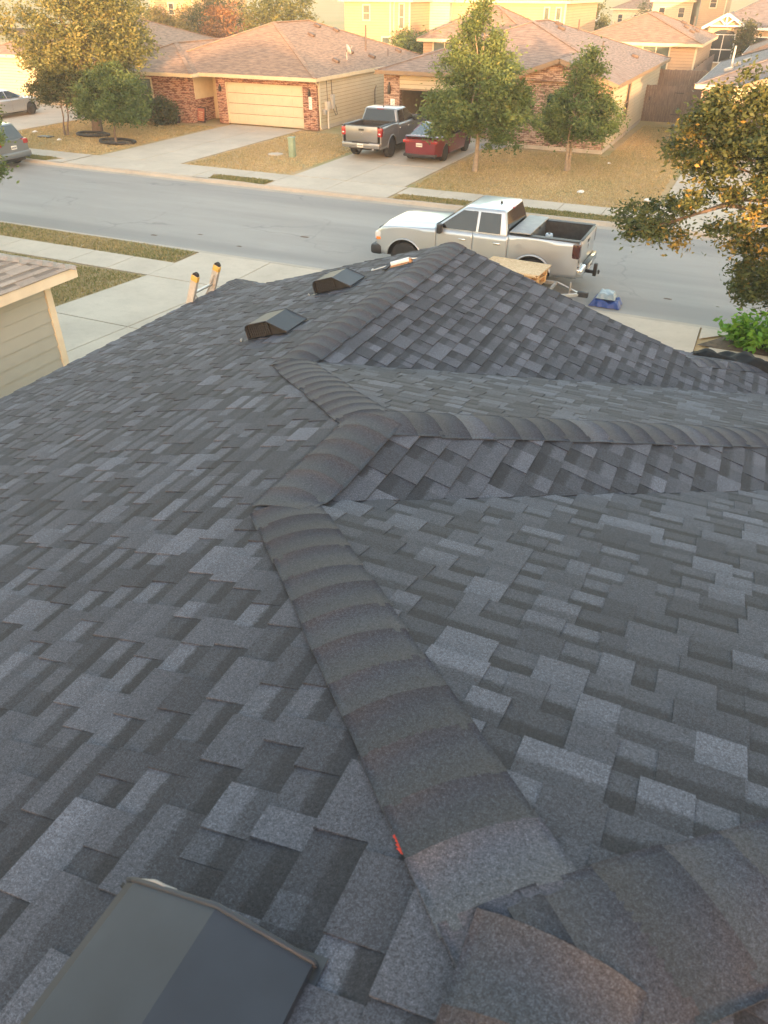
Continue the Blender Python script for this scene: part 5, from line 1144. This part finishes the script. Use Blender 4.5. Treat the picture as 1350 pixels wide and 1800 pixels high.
def shrub(label, x, y, rx, ry, h, m, seed, n=40, per=46, leaf=.07, z0=.12, bias=.5, name='shrub'):
    return tree(name, label, (x, y, z0), [(x, y, z0+h*.5, rx, ry, h*.5)], n, per, .2, leaf, m, .03, z0+h*.5, 'bark', 5, seed, None, 'shrub', gap=.9, bias=bias)
shrub('dark green shrub against the brick front, nearest the entry', -31.2, 38.2, 1.0, .6, 1.35, 'leaf_dark', 31, 60, bias=.7)
shrub('tall green shrub below the brick house window', -32.9, 38.1, .9, .7, 2.2, 'leaf_street', 32, 70, bias=.4)
shrub('green shrub at the left end of the brick front', -34.6, 38.0, .9, .7, 1.8, 'leaf_dark', 33, 50, bias=.7)
# bright broad-leaved bush in the bed by the drive
tree('leafy_bush', 'bright green broad leaved bush in the bed by the near driveway', (1.0, 17.55, .12), [(1.0, 17.55, .42, .78, .45, .36), (1.5, 17.4, .40, .7, .42, .34), (.62, 17.5, .30, .42, .35, .25)], 64, 26, .15, .085, 'leaf_bright', .03, .5, 'bark', 6, 41, None, 'bush', gap=.95, bias=.5)
# background trees
for i, (lb, x, y, z0, rx, ry, h, m, n, sd_) in enumerate((('tall dense olive tree behind the brick house ridge', -36.5, 60, .8, 3.3, 2.5, 5.6, 'leaf_olive', 170, 51), ('golden rounded tree left of the brick house ridge', -48.0, 60, .8, 3.2, 2.4, 3.9, 'leaf_gold', 120, 52), ('rust coloured tree behind the brick house ridge', -43.5, 63, .8, 2.2, 2.0, 4.6, 'leaf_rust', 70, 53), ('dark evergreen behind the rust coloured tree', -47.5, 68, .8, 3.0, 2.5, 5.4, 'leaf_dark', 110, 54),
        ('green tree between the brick house and the gabled house roofs', -24.0, 58.5, .8, 2.2, 1.8, 3.0, 'leaf_street', 100, 55), ('olive tree behind the yellow single storey house', -18.2, 84, .8, 3.3, 3.0, 4.9, 'leaf_olive', 130, 56), ('dark cypress beside the stone gable house', -3.1, 77.0, .8, .5, .5, 3.6, 'leaf_dark', 50, 57), ('leafy tree behind the far left house roof', -56, 66, .8, 3.0, 2.5, 5.0, 'leaf_olive', 90, 58), ('golden tree behind the far left house', -53, 72, .8, 3.0, 2.5, 4.6, 'leaf_gold', 90, 59), ('slender tree between the orange and yellow two storey houses', -26.2, 78, .8, 1.0, 1.0, 5.2, 'leaf_dark', 50, 60), ('far olive tree among the distant rooftops', -16.5, 120, .5, 3.5, 3, 4.4, 'leaf_olive', 70, 61))):
    tree('background_tree', lb, (x, y, z0), [(x, y, z0+h*.55, rx, ry, h*.5)], n, 75, .42, .11, m, .12, z0+h*.6, 'bark', 4, sd_, 'trees beyond the houses', bias=.5, gap=.5)

# ---------------------------------------------------------------- small things on the far lots
pe = empty('utility_pedestal', 'pale green utility pedestal on the lawn left of the grey pickup', 'utility box', (-19.6, 32.6, .12)); MB().box(-.13, .13, -.13, .13, 0, .78).build('body', 'pedestal_green', pe, bevel=.03); MB().box(-.145, .145, -.145, .145, .781, .86).build('cap', 'pedestal_green', pe, bevel=.02)
mb = empty('meter_cover', 'round concrete meter cover in the lawn beside the green pedestal', 'meter cover', (-20.7, 32.9, .10)); MB().lathe((0, 0, 0), (0, 0, 1), [(.36, 0), (.36, .045), (.28, .055)], 24).build('ring', 'concrete', mb); MB().lathe((0, 0, .056), (0, 0, 1), [(.27, 0), (.2, .008)], 20).build('lid', 'concrete', mb)
ml = empty('utility_cover', 'dark square utility cover in the lawn near the grey suv', 'utility cover', (-34.2, 32.0, .10)); MB().box(-.42, .42, -.22, .22, 0, .05).build('frame', 'edging_black', ml, bevel=.01); MB().box(-.36, .36, -.17, .17, .051, .06).build('lid', 'bin_green', ml)
for i, (x, y, rx, ry, lb) in enumerate(((-29.6, 32.15, 1.0, .62, 'black plastic edging ring round the rounded green tree'), (-32.3, 33.4, .95, .55, 'black plastic edging ring left of the rounded green tree'))):
    e = empty('edging_ring', lb, 'edging', (x, y, .11)); pts = [(rx*math.cos(a)*(1+.1*math.sin(3*a+i)), ry*math.sin(a), .09) for a in np.linspace(0, 2*math.pi*.93, 30)]; MB().tube(pts, .065, 6).build('edging', 'edging_black', e); MB().prism([(p[0]*.95, p[1]*.95) for p in pts], 'z', .0, .035).build('mulch', 'soil', e)
sg = empty('yard_sign', 'orange framed sign leaning by the brick house entry', 'sign', (-29.95, 39.75, .14), R(-10)); MB().box(-.28, .28, -.02, .02, .06, .72, Matrix.Rotation(R(-12), 3, 'X')).build('board', 'sign_orange', sg); MB().box(-.34, .34, -.012, .028, 0, .06, Matrix.Rotation(R(-12), 3, 'X')).build('frame', 'edging_black', sg)
for x0, x1, z0, z1 in ((-.34, -.281, .061, .78), (.281, .34, .061, .78), (-.28, .28, .721, .78)): MB().box(x0, x1, -.012, .028, z0, z1, Matrix.Rotation(R(-12), 3, 'X')).build('frame', 'edging_black', sg)
b = MB()
for x0, x1, z0, z1 in ((-.18, .18, .50, .54), (-.15, .12, .40, .43), (-.18, .16, .30, .33), (-.1, .14, .2, .23)): b.box(x0, x1, -.026, -.021, z0, z1, Matrix.Rotation(R(-12), 3, 'X'))
b.build('lettering', 'trim_cream', sg)
pt = empty('flower_pot', 'dark red pot by the brick corner left of the sign', 'pot', (-31.0, 39.0, .14)); MB().lathe((0, 0, 0), (0, 0, 1), [(.12, 0), (.17, .28), (.19, .30), (.19, .34), (.15, .34), (.14, .3)], 18).build('pot', 'tail_dark', pt); MB().lathe((0, 0, .29), (0, 0, 1), [(.14, 0), (.05, .02)], 12).build('soil', 'soil', pt)
bn = empty('wheelie_bin', 'dark green wheelie bin beside the wooden gate', 'bin', (-3.75, 42.6, .12), R(20)); MB().prism([(-.26, .1), (.26, .1), (.31, .95), (-.31, .95)], 'y', -.3, .3).build('body', 'bin_green', bn, bevel=.03); MB().prism([(-.34, .952), (.34, .952), (.30, 1.06), (-.30, 1.06)], 'y', -.36, .34).build('lid', 'bin_green', bn, bevel=.02); MB().cyl((0, .3, .12), (1, 0, 0), .12, .6, 14).build('wheels', 'rubber', bn); MB().tube([(-.2, .36, .98), (-.2, .42, .98), (.2, .42, .98), (.2, .36, .98)], .02, 6).build('handle', 'bin_green', bn)
MB().box(-.12, .12, -.325, -.30, .55, .68).build('label_panel', 'box_pale', bn)
for i, (x, y, s) in enumerate(((-5.9, 31.2, .13), (-3.3, 30.9, .15), (-6.0, 37.5, .07), (-36.0, 33.0, .14), (-32.9, 31.6, .1))):
    c = crumple('paper_scrap', 'paper', x-s, x+s, y-s, y+s, .11, lambda u, v: .05*math.sin(3.14*u)*math.sin(3.14*v), 8, 8, 60+i, .03); tag(c, ['white scrap of paper on the right lawn near the sidewalk', 'white scrap at the edge of the far right driveway', 'tiny white scrap on the lawn by the brick gable slab', 'white scrap on the left lawn near the grey suv', 'pale scrap on the left lawn near the edging rings'][i], 'litter')
for i, (x, y, s) in enumerate(((-17.1, 19.5, .12), (-15.8, 20.2, .09), (-12.6, 21.4, .15), (-1.2, 20.3, .10), (-13.9, 19.6, .09))):
    c = crumple('dead_leaf', 'bark', x-s, x+s, y-s*.5, y+s*.5, .003, lambda u, v: .008*math.sin(3.14*u), 6, 4, 80+i, .006); tag(c, ['dark leaf litter on the street, leftmost near the verge', 'small dark leaf on the street above the near verge', 'long dark leaf scrap in the middle of the street', 'small leaf on the street right of the blue tarp', 'small leaf on the street above the driveway mouth'][i], 'litter')

# ---------------------------------------------------------------- evening haze
hz = MB().box(-140, 80, -60, 200, -1.2, 11.5).build('haze', None); hz['kind'] = 'stuff'; tag(hz, 'thin warm evening haze over the whole street', 'haze')
hm_ = bpy.data.materials.new('haze'); hm_.use_nodes = True; hn = hm_.node_tree; hn.nodes.remove(hn.nodes['Principled BSDF'])
pv = hn.nodes.new('ShaderNodeVolumePrincipled'); pv.inputs['Color'].default_value = (.95, .93, .90, 1); pv.inputs['Density'].default_value = .0011; pv.inputs['Anisotropy'].default_value = .2
hn.links.new(pv.outputs[0], hn.nodes['Material Output'].inputs['Volume']); hz.data.materials.append(hm_)
